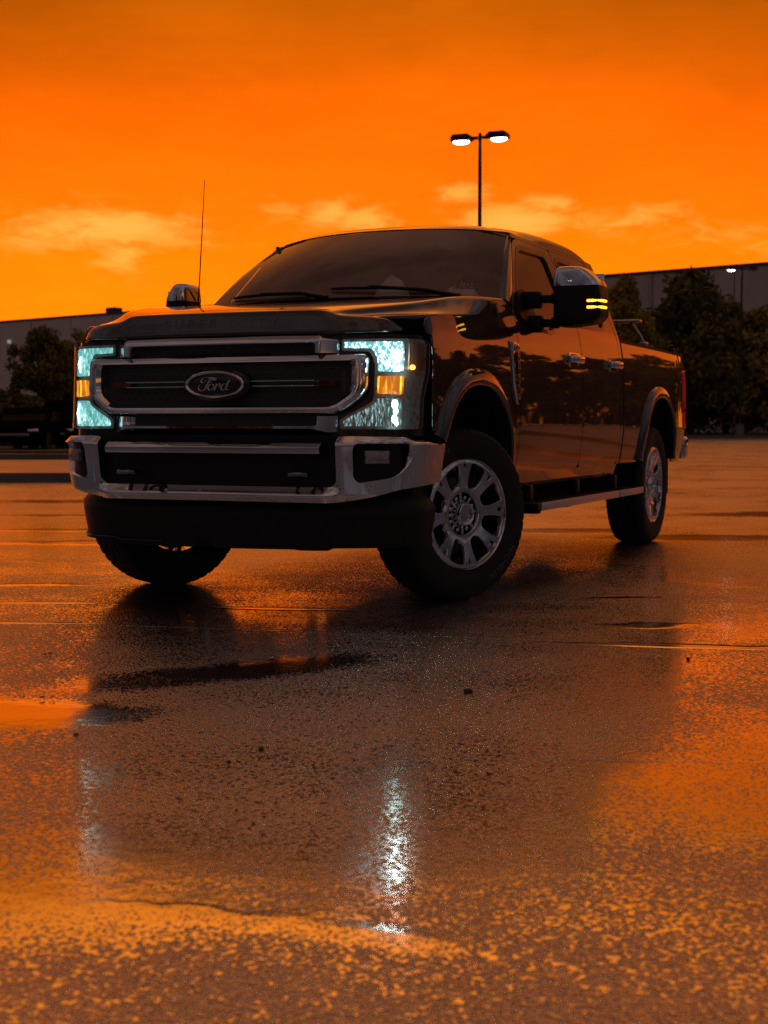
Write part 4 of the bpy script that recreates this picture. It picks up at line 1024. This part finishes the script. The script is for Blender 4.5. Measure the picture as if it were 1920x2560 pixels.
# grass verges: ground sheet and blades
slab('grass_verge', [gp(-140, 44), gp(-9, 44), gp(-9, 112), gp(-140, 150)], .10, M['grass'])
slab('kerb', [gp(-9, 99.6), gp(110, 99.6), gp(110, 100.0), gp(-9, 100.0)], .14, M['concrete'])
slab('grass_verge', [gp(-9, 100.01), gp(110, 100.01), gp(110, 135), gp(-9, 135)], .15, M['grass'])
def blades(name, s0, s1, d0, d1, n, z, hmax, seed):
    r = random.Random(seed); v = []; f = []
    for i in range(n):
        x, y = gp(r.uniform(s0, s1), r.uniform(d0, d1)); a = r.uniform(0, PI); w = .03; h = r.uniform(.4, 1)*hmax; k = len(v)
        v += [(x-w*math.cos(a), y-w*math.sin(a), z), (x+w*math.cos(a), y+w*math.sin(a), z), (x+r.uniform(-.06, .06), y+r.uniform(-.06, .06), z+h)]; f.append([k, k+1, k+2])
    return tag(mk(name, v, f, M['grass'], smooth=False), 'low dark grass growing along the verge under the trees', 'grass', kind='stuff')
blades('grass', 8, 40, 100.1, 104, 9000, .14, .22, 1)
# ---- warehouse
def wall_mat():
    m, nt, b = newmat('tilt-up concrete wall'); L = nt.links.new
    tc = N_(nt, 'ShaderNodeTexCoord'); ns = N_(nt, 'ShaderNodeTexNoise', inp={'Scale': .35, 'Detail': 6, 'Roughness': .65}); L(tc.outputs['Object'], ns.inputs['Vector'])
    cr = N_(nt, 'ShaderNodeValToRGB'); cr.color_ramp.elements[0].position = .3; cr.color_ramp.elements[0].color = (.40, .33, .31, 1); cr.color_ramp.elements[1].position = .7; cr.color_ramp.elements[1].color = (.50, .42, .40, 1)
    L(ns.outputs['Fac'], cr.inputs[0]); L(cr.outputs[0], b.inputs['Base Color']); b.inputs['Roughness'].default_value = .8
    return m
A0 = Vector((-117.46, 147.32, 0)); A1 = Vector((-15.95, 115.98, 0)); dW = (A1-A0).normalized(); nW = Vector((dW.y, -dW.x, 0))
if nW.dot(CAM-A0) < 0: nW = -nW
E0 = A0-dW*95; E1 = A1+dW*7; WL = (E1-E0).length; HW = 14.0
wh = tag(empty('warehouse', E0), 'long flat roofed grey warehouse behind the trees', 'warehouse')
def wp(s, d, z): q = dW*s+nW*d; return Vector((q.x, q.y, z))
M['wall'] = wall_mat(); M['coping'] = simple('roof coping', (.05, .042, .04), .5, .3); M['pale'] = simple('pale painted panel', (.42, .40, .40), .6); M['pipe'] = simple('downspout metal', (.30, .27, .26), .5)
b = B(); b.prism([(0, -60), (WL, -60), (WL, 0), (0, 0)], lambda s, d: wp(s, d, 0), lambda s, d: wp(s, d, HW-.25)); b.obj('wall', M['wall'], wh)
b = B()
for s in range(6, int(WL), 8): b.prism([(s-.04, .003), (s+.04, .003), (s+.04, -.05), (s-.04, -.05)], lambda a, d: wp(a, d+.006, 0), lambda a, d: wp(a, d+.006, HW-.3))
b.obj('panel_joint', M['coping'], wh)
b = B(); b.prism([(-.2, -60.2), (WL+.2, -60.2), (WL+.2, .12), (-.2, .12)], lambda s, d: wp(s, d, HW-.25), lambda s, d: wp(s, d, HW)); b.obj('roof', M['coping'], wh)
def s_at(u):      # wall station seen along a bearing
    dr = FH+RH*((u-960)/3704.09); a = E0-CAM
    den = dr.x*dW.y-dr.y*dW.x; t = (a.x*dW.y-a.y*dW.x)/den; return ((CAM+dr*t)-E0).dot(dW)
for sI in (s_at(1623), s_at(560)):
    b = B(); b.prism([(sI-.16, 0), (sI+.16, 0), (sI+.16, .22), (sI-.16, .22)], lambda s, d: wp(s, d, 0), lambda s, d: wp(s, d, HW-.3)); b.obj('downspout', M['pipe'], wh)
sP = s_at(1560); b = B(); b.prism([(sP-2.4, .004), (sP+1.6, .004), (sP+1.6, .10), (sP-2.4, .10)], lambda s, d: wp(s, d, 3), lambda s, d: wp(s, d, 11.8)); b.obj('wall_panel', M['pale'], wh)
sH = s_at(275); b = B(); b.prism([(sH-.75, -1.5), (sH+.75, -1.5), (sH+.75, -.2), (sH-.75, -.2)], lambda s, d: wp(s, d, HW), lambda s, d: wp(s, d, HW+.62)); b.obj('roof_vent', M['coping'], wh)
sL = s_at(30); b = B(); b.prism([(sL-.16, 0), (sL+.16, 0), (sL+.16, .3), (sL-.16, .3)], lambda s, d: wp(s, d, 11.1), lambda s, d: wp(s, d, 11.5)); b.obj('wall_lamp', emis('lit wall lamp', (.75, .85, .8), .25), wh)
# ---- lamp posts
M['post'] = simple('dark bronze pole', (.020, .017, .013), .45, .4); M['lamp'] = emis('lit lamp lens', (.92, 1, .95), 7)
def lamp_post(loc, h, rz, label, lit, arm=.22, tall_base=.75, r=.055):
    t = tag(empty('lamp_post', loc, rz), label, 'lamp post', 'parking lot lamp posts')
    b = B(); b.cyl((0, 0, 0), (0, 0, tall_base), .30, .28, 20); b.obj('base', M['concrete'], t)
    b = B(); b.cyl((0, 0, tall_base), (0, 0, h), r*1.25, r*.92, 14); b.cyl((0, 0, h), (0, 0, h+.04), r*.9, r*.5, 14); b.obj('pole', M['post'], t)
    for sg in (-1, 1):
        b = B(); b.box((sg*(.09+arm/2), 0, h-.10), (arm+.05, .06, .09), .01)
        x0 = .10+arm*.55
        pr = [(0, -.02), (.10, .075), (.54, .075), (.60, .0), (.60, -.105), (.10, -.105), (.02, -.06)]
        b.prism(pr, lambda x, z: Vector((sg*(x0+x), -.19, h-.06+z)), lambda x, z: Vector((sg*(x0+x), .19, h-.06+z)))
        hd = b.obj('lamp_head', M['post'], t, sharp=30)
        b = B(); b.sphere((sg*(x0+.34), 0, h-.168), .24, (1.02, .74, .34)); b.obj('lamp_lens', M['lamp'] if (lit == 2 or (lit == 1 and sg < 0)) else M['housing'], hd)
    return t
lamp_post((-10.71, 32.41, 0), 9.0, 0, 'tall twin headed lamp post rising behind the truck roof, both lamps lit', 2)
lamp_post((-13.48, 89.02, .15), 10.7, YAW-.1, 'far twin headed lamp post in front of the trees at right, one lamp lit', 1, r=.075, arm=.45)
for a_, d_, rz_, lb in ((-28, 33, .3, 'unseen lamp post added for chrome highlights, near side of the lot, left of the camera'), (12, 38, 1.0, 'unseen lamp post added for chrome highlights, near side of the lot, behind the camera'), (52, 30, .6, 'unseen lamp post added for chrome highlights, near side of the lot, right of the camera')):  # unseen lit posts, added to give chrome and wheels bright points
    q = CAM+Vector((math.sin(math.radians(a_))*d_, -math.cos(math.radians(a_))*d_, 0)); lamp_post((q.x, q.y, 0), 9.0, rz_, lb, 2)
# ---- trees
def leaf_mat(name, c1, c2):
    m, nt, b = newmat(name); L = nt.links.new
    tc = N_(nt, 'ShaderNodeTexCoord'); ns = N_(nt, 'ShaderNodeTexNoise', inp={'Scale': .9, 'Detail': 5}); L(tc.outputs['Object'], ns.inputs['Vector'])
    cr = N_(nt, 'ShaderNodeValToRGB'); cr.color_ramp.elements[0].position = .35; cr.color_ramp.elements[0].color = (*c1, 1); cr.color_ramp.elements[1].position = .65; cr.color_ramp.elements[1].color = (*c2, 1)
    L(ns.outputs['Fac'], cr.inputs[0]); L(cr.outputs[0], b.inputs['Base Color']); b.inputs['Roughness'].default_value = .65; b.inputs['Specular IOR Level'].default_value = .25
    b.inputs['Transmission Weight'].default_value = 0
    return m
M['leafA'] = leaf_mat('olive leaves', (.14, .112, .020), (.32, .22, .035)); M['leafB'] = leaf_mat('dark green leaves', (.085, .076, .018), (.19, .145, .030)); M['bark'] = simple('wet bark', (.018, .013, .010), .8, bump=.5, bscale=10)
def tree_proto(seed, h, w, leaf, n_clump=90, per=130, trunk_h=.28):
    r = random.Random(seed); t = empty('tree')
    b = B(); th = h*trunk_h
    b.tube([(0, 0, 0), (.03*h*r.uniform(-1, 1)*.5, 0, th*.6), (0, 0, th*1.3), (.02*h, .01*h, h*.72)], [.026*h, .020*h, .016*h, .005*h], 8)
    tips = []
    for k in range(9):
        a = 2*PI*k/9+r.uniform(-.3, .3); z0 = th*r.uniform(.8, 1.6); L_ = w*r.uniform(.28, .46); z1 = z0+h*r.uniform(.12, .34)
        p = [(0, 0, z0), (L_*.5*math.cos(a), L_*.5*math.sin(a), z0+(z1-z0)*.65), (L_*math.cos(a), L_*math.sin(a), z1)]; b.tube(p, [.011*h, .007*h, .002*h], 6); tips.append(p[-1])
    b.obj('trunk', M['bark'], t)
    v = []; f = []
    for c in range(n_clump):
        if c < len(tips)*2: q = Vector(tips[c % len(tips)])+Vector((r.gauss(0, .05), r.gauss(0, .05), r.gauss(.02, .05)))*h
        else:
            z = r.uniform(.0, 1); a = r.uniform(0, 2*PI); prof = (math.sin(PI*min(1, .12+z*.88))**.6)*(1-.35*z)
            q = Vector((math.cos(a), math.sin(a), 0))*w*.5*prof*math.sqrt(r.uniform(.05, 1)); q.z = th*.75+z*(h-th*.75)*.97
        cr_ = h*r.uniform(.045, .10)
        for k in range(per):
            d = Vector((r.gauss(0, 1), r.gauss(0, 1), r.gauss(0, .75))); d = d.normalized()*cr_*(r.random()**.45)
            p = q+d; s = h*r.uniform(.010, .020); a1 = Vector((r.gauss(0, 1), r.gauss(0, 1), r.gauss(0, 1))).normalized(); a2 = a1.cross(Vector((r.gauss(0, 1), r.gauss(0, 1), r.gauss(0, 1)))).normalized()
            i = len(v); v += [p-a1*s*1.4, p+a2*s*.7, p+a1*s*1.4, p-a2*s*.7]; f.append([i, i+1, i+2, i+3])
    mk('crown', v, f, leaf, t, smooth=False)
    return t
used_proto = set()
def plant(proto, loc, rz, s, label, group):
    if proto not in used_proto: used_proto.add(proto); o = proto
    else: o = copy_tree(proto, None)
    o.location = loc; o.rotation_euler = (0, 0, rz); o.scale = s
    return tag(o, label, 'tree', group)
PR = [tree_proto(11, 10, 7.5, M['leafA']), tree_proto(12, 10, 9.0, M['leafB'], 110), tree_proto(13, 10, 8.0, M['leafA'], 95, 130, .2), tree_proto(14, 10, 9.5, M['leafB'], 120, 130, .12)]
def tw(u, d): q = CAM+FH*d+RH*((u-960)/3704.09*d); return (q.x, q.y, .12)
GR, GL = 'trees along the right edge of the lot', 'trees at the left of the lot'
for p, u, d, h, wf, lab in (
    (0, 1556, 99, 10.3, .62, 'slender tree with a bare trunk against the pale wall panel, left of the tallest tree'),
    (1, 1722, 104, 11.2, .82, 'tallest tree of the right hand row, left of the far lamp post'),
    (2, 1925, 103, 9.2, .85, 'tree cut by the right edge of the photo, right of the far lamp post'),
    (3, 1640, 108, 9.0, 1.0, 'lower bushy tree between the slender tree and the tallest tree'),
    (3, 1812, 106, 8.6, 1.0, 'lower bushy tree directly behind the far lamp post'),
    (2, 1580, 112, 7.0, 1.2, 'short dark tree low behind the truck bed and the tail lamp'),
    (1, 1480, 112, 8.8, .75, 'tree mostly hidden behind the driver side mirror and cab')):
    plant(PR[p], tw(u, d), u*.37, (h/10*wf*1.25, h/10*wf*1.25, h/10), lab, GR)
for i, (u, d, h) in enumerate(((2120, 104, 9.5), (2380, 103, 11.2), (2660, 105, 9.8), (2900, 98, 12.8), (3150, 99, 11.6), (3420, 97, 13.6), (3720, 99, 12.2), (4050, 96, 14.0), (4420, 98, 12.4), (4850, 96, 14.2), (5400, 98, 13))):
    plant(PR[(i+1) % 4], tw(u, d), i*1.3, (h/10*1.15, h/10*1.15, h/10), 'tree beyond the right edge of the photo, mirrored in the truck doors', 'trees beyond the right edge of the photo')
for i, (a_, d_, h_) in enumerate(((-42, 44, 9), (-22, 52, 8), (-3, 47, 9.5), (16, 55, 8.5), (38, 46, 9))):  # unseen trees behind the camera, added for contrast in the chrome
    q = CAM+Vector((math.sin(math.radians(a_))*d_+4, -math.cos(math.radians(a_))*d_, 0))
    plant(PR[i % 4], (q.x, q.y, 0), i*1.7, (h_/10*1.3, h_/10*1.3, h_/10), 'unseen tree added on the near side of the lot for dark reflections in the chrome', 'unseen trees added on the near side of the lot')
for p, u, d, h, wf, lab in (
    (1, 112, 62, 4.7, .62, 'broad dark tree left of the truck with its top against the grey wall'),
    (2, 205, 64, 4.8, .6, 'dark tree directly beside the left headlight, partly hidden by the truck'),
    (3, -10, 60, 2.2, 1.2, 'low dark tree cut by the left edge of the photo'),
    (3, 60, 56, 1.9, 1.4, 'low bush like tree behind the parked cars at left'),
    (0, 330, 66, 4.2, .9, 'small tree hidden behind the truck grille')):
    plant(PR[p], tw(u, d), u*.21, (h/10*wf*1.4, h/10*wf*1.4, h/10), lab, GL)
# hedge bank that closes the foot of both rows
def hedge(name, s0, s1, d, h, n, seed, label):
    r = random.Random(seed); v = []; f = []
    for i in range(n):
        s = r.uniform(s0, s1); hh = h*(.65+.35*noise.noise(Vector((s*.35, seed, 0))))
        x, y = gp(s, d+r.gauss(0, .8)); z = hh*r.random()**.7; sz = r.uniform(.08, .2)
        p = Vector((x, y, z+.1)); a1 = Vector((r.gauss(0, 1), r.gauss(0, 1), r.gauss(0, 1))).normalized(); a2 = a1.cross(Vector((r.gauss(0, 1), r.gauss(0, 1), 1))).normalized(); k = len(v)
        v += [p-a1*sz, p+a2*sz*.6, p+a1*sz, p-a2*sz*.6]; f.append([k, k+1, k+2, k+3])
    return tag(mk(name, v, f, M['leafB'], smooth=False), label, 'hedge', kind='thing')
hedge('hedge', 8, 46, 108, 4.2, 16000, 3, 'dark hedge at the foot of the right hand trees')
hedge('hedge', 60, 150, 99, 4.6, 22000, 9, 'dark hedge at the foot of the trees beyond the right edge of the photo')
hedge('hedge', -24, -4, 57, 1.1, 7000, 5, 'dark hedge at the foot of the left hand trees, behind the parked cars')
# ---- parked cars in the shade
def car(loc, rz, label, tall, paint):
    t = tag(empty('parked_car', loc, rz), label, 'car', 'cars parked in the dark at left')
    H = 1.75 if tall else 1.45
    b = B(); prof = [(-2.2, .35), (2.2, .32), (2.28, .60), (2.2, .80), (1.2, .95), (.45, H-.06), (.2, H), (-1.2, H), (-1.75 if tall else -1.5, H-.08), (-2.1, 1.0), (-2.25, .8)]
    prof = rnd(prof, .12, 4)
    def fm(s): return lambda x, z: Vector((s*(.90-max(0, z-.95)*.24), -x, z))
    b.prism(prof, fm(-1), fm(1)); body = b.obj('body', paint, t, sharp=40)
    b = B(); b.prism(rnd([(1.12, 1.0), (.43, H-.10), (.36, H-.05), (1.05, .98)], .01), lambda x, z: Vector((-.70, -x-.03, z+.01)), lambda x, z: Vector((.70, -x-.03, z+.01))); b.obj('windshield', M['car_glass'], t)
    for s in (-1, 1):
        b = B(); b.prism(rnd([(.95, 1.0), (.40, H-.14), (-1.25, H-.14), (-1.6, 1.0)], .05), lambda x, z: Vector((s*(.905-max(0, z-.95)*.24), -x, z)), lambda x, z: Vector((s*(.88-max(0, z-.95)*.24), -x, z))); b.obj('side_window', M['car_glass'], t)
        b = B(); b.box((s*.66, -2.2, .68), (.36, .10, .14), .03); b.obj('headlight', M['chrome'], t)
        for y in (-1.38, 1.38):
            b = B(); b.lathe([(-.11, .18), (-.10, .31), (.0, .33), (.10, .31), (.11, .18), (.09, .02)], 24, 'X', (s*.84, y, .33)); b.obj('wheel', M['rubber'], t)
    b = B(); b.box((0, -2.26, .55), (1.1, .05, .12), .02); b.obj('grille', M['darkchrome'], t)
    return t
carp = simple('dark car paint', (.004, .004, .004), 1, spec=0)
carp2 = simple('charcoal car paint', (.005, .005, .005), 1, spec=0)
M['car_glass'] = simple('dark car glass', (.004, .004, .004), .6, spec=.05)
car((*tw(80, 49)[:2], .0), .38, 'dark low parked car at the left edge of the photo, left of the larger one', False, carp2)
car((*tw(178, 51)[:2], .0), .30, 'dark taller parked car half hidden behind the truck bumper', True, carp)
# ---- loose stones and leaf litter on the asphalt
def stone(loc, s, seed, label, flat=.6, name='stone', mat=None, cat='stone', group='stones lying on the wet asphalt'):
    r = random.Random(seed); b = B(); bmesh.ops.create_icosphere(b.bm, subdivisions=2, radius=1)
    for v_ in b.bm.verts:
        k = 1+.28*noise.noise(v_.co*1.4+Vector((seed*3.1, 0, 0))); v_.co = Vector((v_.co.x*s*k*1.15, v_.co.y*s*k*.85, v_.co.z*s*flat*k+s*flat*.55))
    o = b.obj(name, mat or M['stone'], sharp=22); o.location = (loc[0], loc[1], .002); o.rotation_euler = (0, 0, seed)
    return tag(o, label, cat, group)
M['stone'] = simple('wet dark stone', (.010, .009, .008), .45, bump=.4, bscale=200)
stone((1.899, -2.527), .016, 1, 'dark round stone below the front tyre in the middle of the wet asphalt')
stone((1.680, -3.584), .0105, 2, 'dark stone on the crack, left of the headlight reflection')
stone((1.092, -3.621), .009, 3, 'flat dark stone at the lower right rim of the left puddle', .35)
stone((1.675, -3.755), .006, 4, 'tiny stone just in front of the stone on the crack')
stone((2.431, -1.538), .010, 5, 'small stone just below the bright seam at right')
def leaf(loc, s, rz, label):
    r = random.Random(4); v = []; f = []
    for k in range(7):
        a = k*.9; p = Vector((r.uniform(-1, 1)*s, r.uniform(-.5, .5)*s, .004+r.random()*.004)); i = len(v); c, d = math.cos(a), math.sin(a)
        for q, w, z in ((-1, 0, 0), (0, .4, .006), (1, 0, .002), (0, -.4, .004)): v.append(p+Vector(((q*c-w*d)*s*.5, (q*d+w*c)*s*.5, z)))
        f.append([i, i+1, i+2, i+3])
    o = mk('leaf_litter', v, f, M['stone'], smooth=False); o.location = (loc[0], loc[1], .0); o.rotation_euler = (0, 0, rz)
    return tag(o, label, 'leaf litter', 'leaf litter')
leaf((.671, -3.189), .022, .3, 'dark scrap of leaves floating in the orange puddle at left')
leaf((.12, -2.44), .02, 1.2, 'dark twig like leaf scrap on the asphalt above the left puddle')

# ================================================================ SKY, LIGHT, CAMERA
w = bpy.data.worlds.new('World'); sc.world = w; w.use_nodes = True
nt = w.node_tree; L = nt.links.new; bg = nt.nodes['Background']
tc = N_(nt, 'ShaderNodeTexCoord'); D = tc.outputs['Generated']
def dot(v):
    n = N_(nt, 'ShaderNodeVectorMath', operation='DOT_PRODUCT'); L(D, n.inputs[0]); n.inputs[1].default_value = v; return n.outputs['Value']
z = dot((0, 0, 1)); az = dot(tuple(FH)); la = dot(tuple(RH))
def ramp(fac, stops, interp='B_SPLINE'):
    cr = N_(nt, 'ShaderNodeValToRGB'); cr.color_ramp.interpolation = interp; e = cr.color_ramp.elements
    while len(e) > 1: e.remove(e[-1])
    e[0].position = stops[0][0]; e[0].color = (*stops[0][1], 1)
    for p_, c in stops[1:]: k = e.new(p_); k.color = (*c, 1)
    L(fac, cr.inputs[0]); return cr.outputs[0]
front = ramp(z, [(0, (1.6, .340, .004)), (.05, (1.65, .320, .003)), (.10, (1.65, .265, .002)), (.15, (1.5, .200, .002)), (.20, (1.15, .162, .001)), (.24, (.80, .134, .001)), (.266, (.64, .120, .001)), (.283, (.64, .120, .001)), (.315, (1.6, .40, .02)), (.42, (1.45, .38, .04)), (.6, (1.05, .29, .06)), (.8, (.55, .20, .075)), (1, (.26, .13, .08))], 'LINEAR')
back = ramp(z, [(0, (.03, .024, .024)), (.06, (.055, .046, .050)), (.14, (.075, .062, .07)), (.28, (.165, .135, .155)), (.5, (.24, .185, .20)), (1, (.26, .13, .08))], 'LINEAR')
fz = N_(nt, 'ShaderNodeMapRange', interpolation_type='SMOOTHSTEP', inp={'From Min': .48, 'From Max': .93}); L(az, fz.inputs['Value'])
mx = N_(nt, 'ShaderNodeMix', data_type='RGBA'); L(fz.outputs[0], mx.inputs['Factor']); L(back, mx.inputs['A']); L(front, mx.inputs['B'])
# darker towards the flanks high up
ed = N_(nt, 'ShaderNodeMapRange', interpolation_type='SMOOTHSTEP', inp={'From Min': .06, 'From Max': .36, 'To Min': 0, 'To Max': 1}); L(math_(nt, 'ABSOLUTE', la), ed.inputs['Value'])
eh = N_(nt, 'ShaderNodeMapRange', interpolation_type='SMOOTHSTEP', inp={'From Min': .12, 'From Max': .28, 'To Min': 0, 'To Max': .38}); L(z, eh.inputs['Value'])
edd = math_(nt, 'SUBTRACT', 1, math_(nt, 'MULTIPLY', ed.outputs[0], eh.outputs[0]))
# lit cloud streaks low over the roofs and a slightly darker veil
cv = N_(nt, 'ShaderNodeCombineXYZ'); L(math_(nt, 'MULTIPLY', la, 9), cv.inputs[0]); L(math_(nt, 'MULTIPLY', z, 26), cv.inputs[1]); L(math_(nt, 'MULTIPLY', az, 3), cv.inputs[2])
n1 = N_(nt, 'ShaderNodeTexNoise', inp={'Scale': 1.3, 'Detail': 7, 'Roughness': .62, 'Distortion': .6}); L(cv.outputs[0], n1.inputs['Vector'])
n2 = N_(nt, 'ShaderNodeTexNoise', inp={'Scale': .8, 'Detail': 6, 'Roughness': .6}); L(cv.outputs[0], n2.inputs['Vector'])
blob = None
for l0, z0, a, c, k in ((-.178, .128, .058, .014, 1), (-.222, .122, .030, .010, .8), (-.172, .110, .018, .013, .85), (-.135, .121, .028, .007, .6), (.086, .133, .036, .011, 1), (.112, .146, .024, .009, .75), (.066, .125, .030, .009, .8), (-.036, .140, .018, .010, .85), (-.012, .135, .026, .009, .8), (.050, .153, .022, .007, .75), (.160, .134, .050, .012, .7), (.215, .128, .05, .014, .6), (-.262, .150, .015, .018, .7), (-.068, .141, .018, .008, .6), (.4, .12, .15, .02, .8), (-.5, .13, .15, .02, .8)):
    dx = math_(nt, 'MULTIPLY', math_(nt, 'SUBTRACT', la, l0), 1/a); dz = math_(nt, 'MULTIPLY', math_(nt, 'SUBTRACT', z, z0), 1/c)
    d2 = math_(nt, 'MULTIPLY_ADD', dx, dx, math_(nt, 'MULTIPLY', dz, dz)); g = math_(nt, 'MULTIPLY', math_(nt, 'EXPONENT', math_(nt, 'MULTIPLY', d2, -.68)), k)
    blob = g if blob is None else math_(nt, 'MAXIMUM', blob, g)
n3 = N_(nt, 'ShaderNodeTexNoise', inp={'Scale': 4.2, 'Detail': 8, 'Roughness': .6, 'Distortion': .8}); L(cv.outputs[0], n3.inputs['Vector'])
fb = math_(nt, 'MULTIPLY_ADD', n3.outputs['Fac'], .75, math_(nt, 'MULTIPLY', n1.outputs['Fac'], .55))
thr = N_(nt, 'ShaderNodeMapRange', interpolation_type='SMOOTHSTEP', inp={'From Min': .76, 'From Max': 1.10}); L(math_(nt, 'MULTIPLY_ADD', blob, .48, fb), thr.inputs['Value'])
cl = math_(nt, 'MULTIPLY', thr.outputs[0], math_(nt, 'MULTIPLY_ADD', blob, .75, .06), clamp=True)
m2 = N_(nt, 'ShaderNodeMix', data_type='RGBA'); L(cl, m2.inputs['Factor']); m2.inputs['B'].default_value = (1.5, .56, .085, 1)
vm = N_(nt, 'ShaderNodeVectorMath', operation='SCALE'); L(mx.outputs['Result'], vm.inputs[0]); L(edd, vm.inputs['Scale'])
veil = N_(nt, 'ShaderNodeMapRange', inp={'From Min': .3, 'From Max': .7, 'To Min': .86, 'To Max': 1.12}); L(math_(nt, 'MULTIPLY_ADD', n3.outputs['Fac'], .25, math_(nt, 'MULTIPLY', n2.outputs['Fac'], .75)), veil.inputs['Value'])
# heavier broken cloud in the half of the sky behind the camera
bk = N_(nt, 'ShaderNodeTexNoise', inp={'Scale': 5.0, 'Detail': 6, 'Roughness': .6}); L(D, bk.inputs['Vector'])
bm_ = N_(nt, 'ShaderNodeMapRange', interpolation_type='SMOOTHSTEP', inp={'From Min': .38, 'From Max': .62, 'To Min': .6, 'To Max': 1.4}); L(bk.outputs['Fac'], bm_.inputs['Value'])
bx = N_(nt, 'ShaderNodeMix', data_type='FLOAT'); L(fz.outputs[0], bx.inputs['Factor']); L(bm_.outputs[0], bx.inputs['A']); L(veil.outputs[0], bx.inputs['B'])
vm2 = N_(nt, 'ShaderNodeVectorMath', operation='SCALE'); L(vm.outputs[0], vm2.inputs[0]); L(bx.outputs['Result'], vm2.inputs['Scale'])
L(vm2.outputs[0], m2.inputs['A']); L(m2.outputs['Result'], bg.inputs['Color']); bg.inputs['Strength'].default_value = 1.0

sun = bpy.data.lights.new('sun', 'SUN'); sun.energy = .15; sun.angle = math.radians(1.5); sun.color = (1, .32, .03)
so = bpy.data.objects.new('sun', sun); COL.objects.link(so)
sd = (FH*1.0+RH*.05+Vector((0, 0, .06))).normalized(); so.rotation_euler = sd.to_track_quat('Z', 'Y').to_euler()

cam = bpy.data.cameras.new('camera'); co = bpy.data.objects.new('camera', cam); COL.objects.link(co)
cam.sensor_fit = 'HORIZONTAL'; cam.sensor_width = 36; cam.lens = 36*3704.09/1920; cam.clip_end = 3000; cam.clip_start = .05
pit = -.059287; fw = (FH*math.cos(pit)+Vector((0, 0, math.sin(pit)))).normalized(); up = RH.cross(fw)
co.matrix_world = Matrix.Translation(CAM) @ Matrix((RH, up, -fw)).transposed().to_4x4()
cam.dof.use_dof = True; cam.dof.focus_distance = 7.1; cam.dof.aperture_fstop = 6.5
sc.camera = co
sc.view_settings.view_transform = 'Standard'; sc.view_settings.look = 'None'; sc.view_settings.exposure = 0; sc.view_settings.gamma = 1
sc.cycles.max_bounces = 8; sc.cycles.transparent_max_bounces = 16; sc.cycles.sample_clamp_indirect = 1.8; sc.cycles.use_denoising = True; sc.cycles.denoising_prefilter = 'NONE'; sc.cycles.denoising_input_passes = 'RGB_ALBEDO_NORMAL'
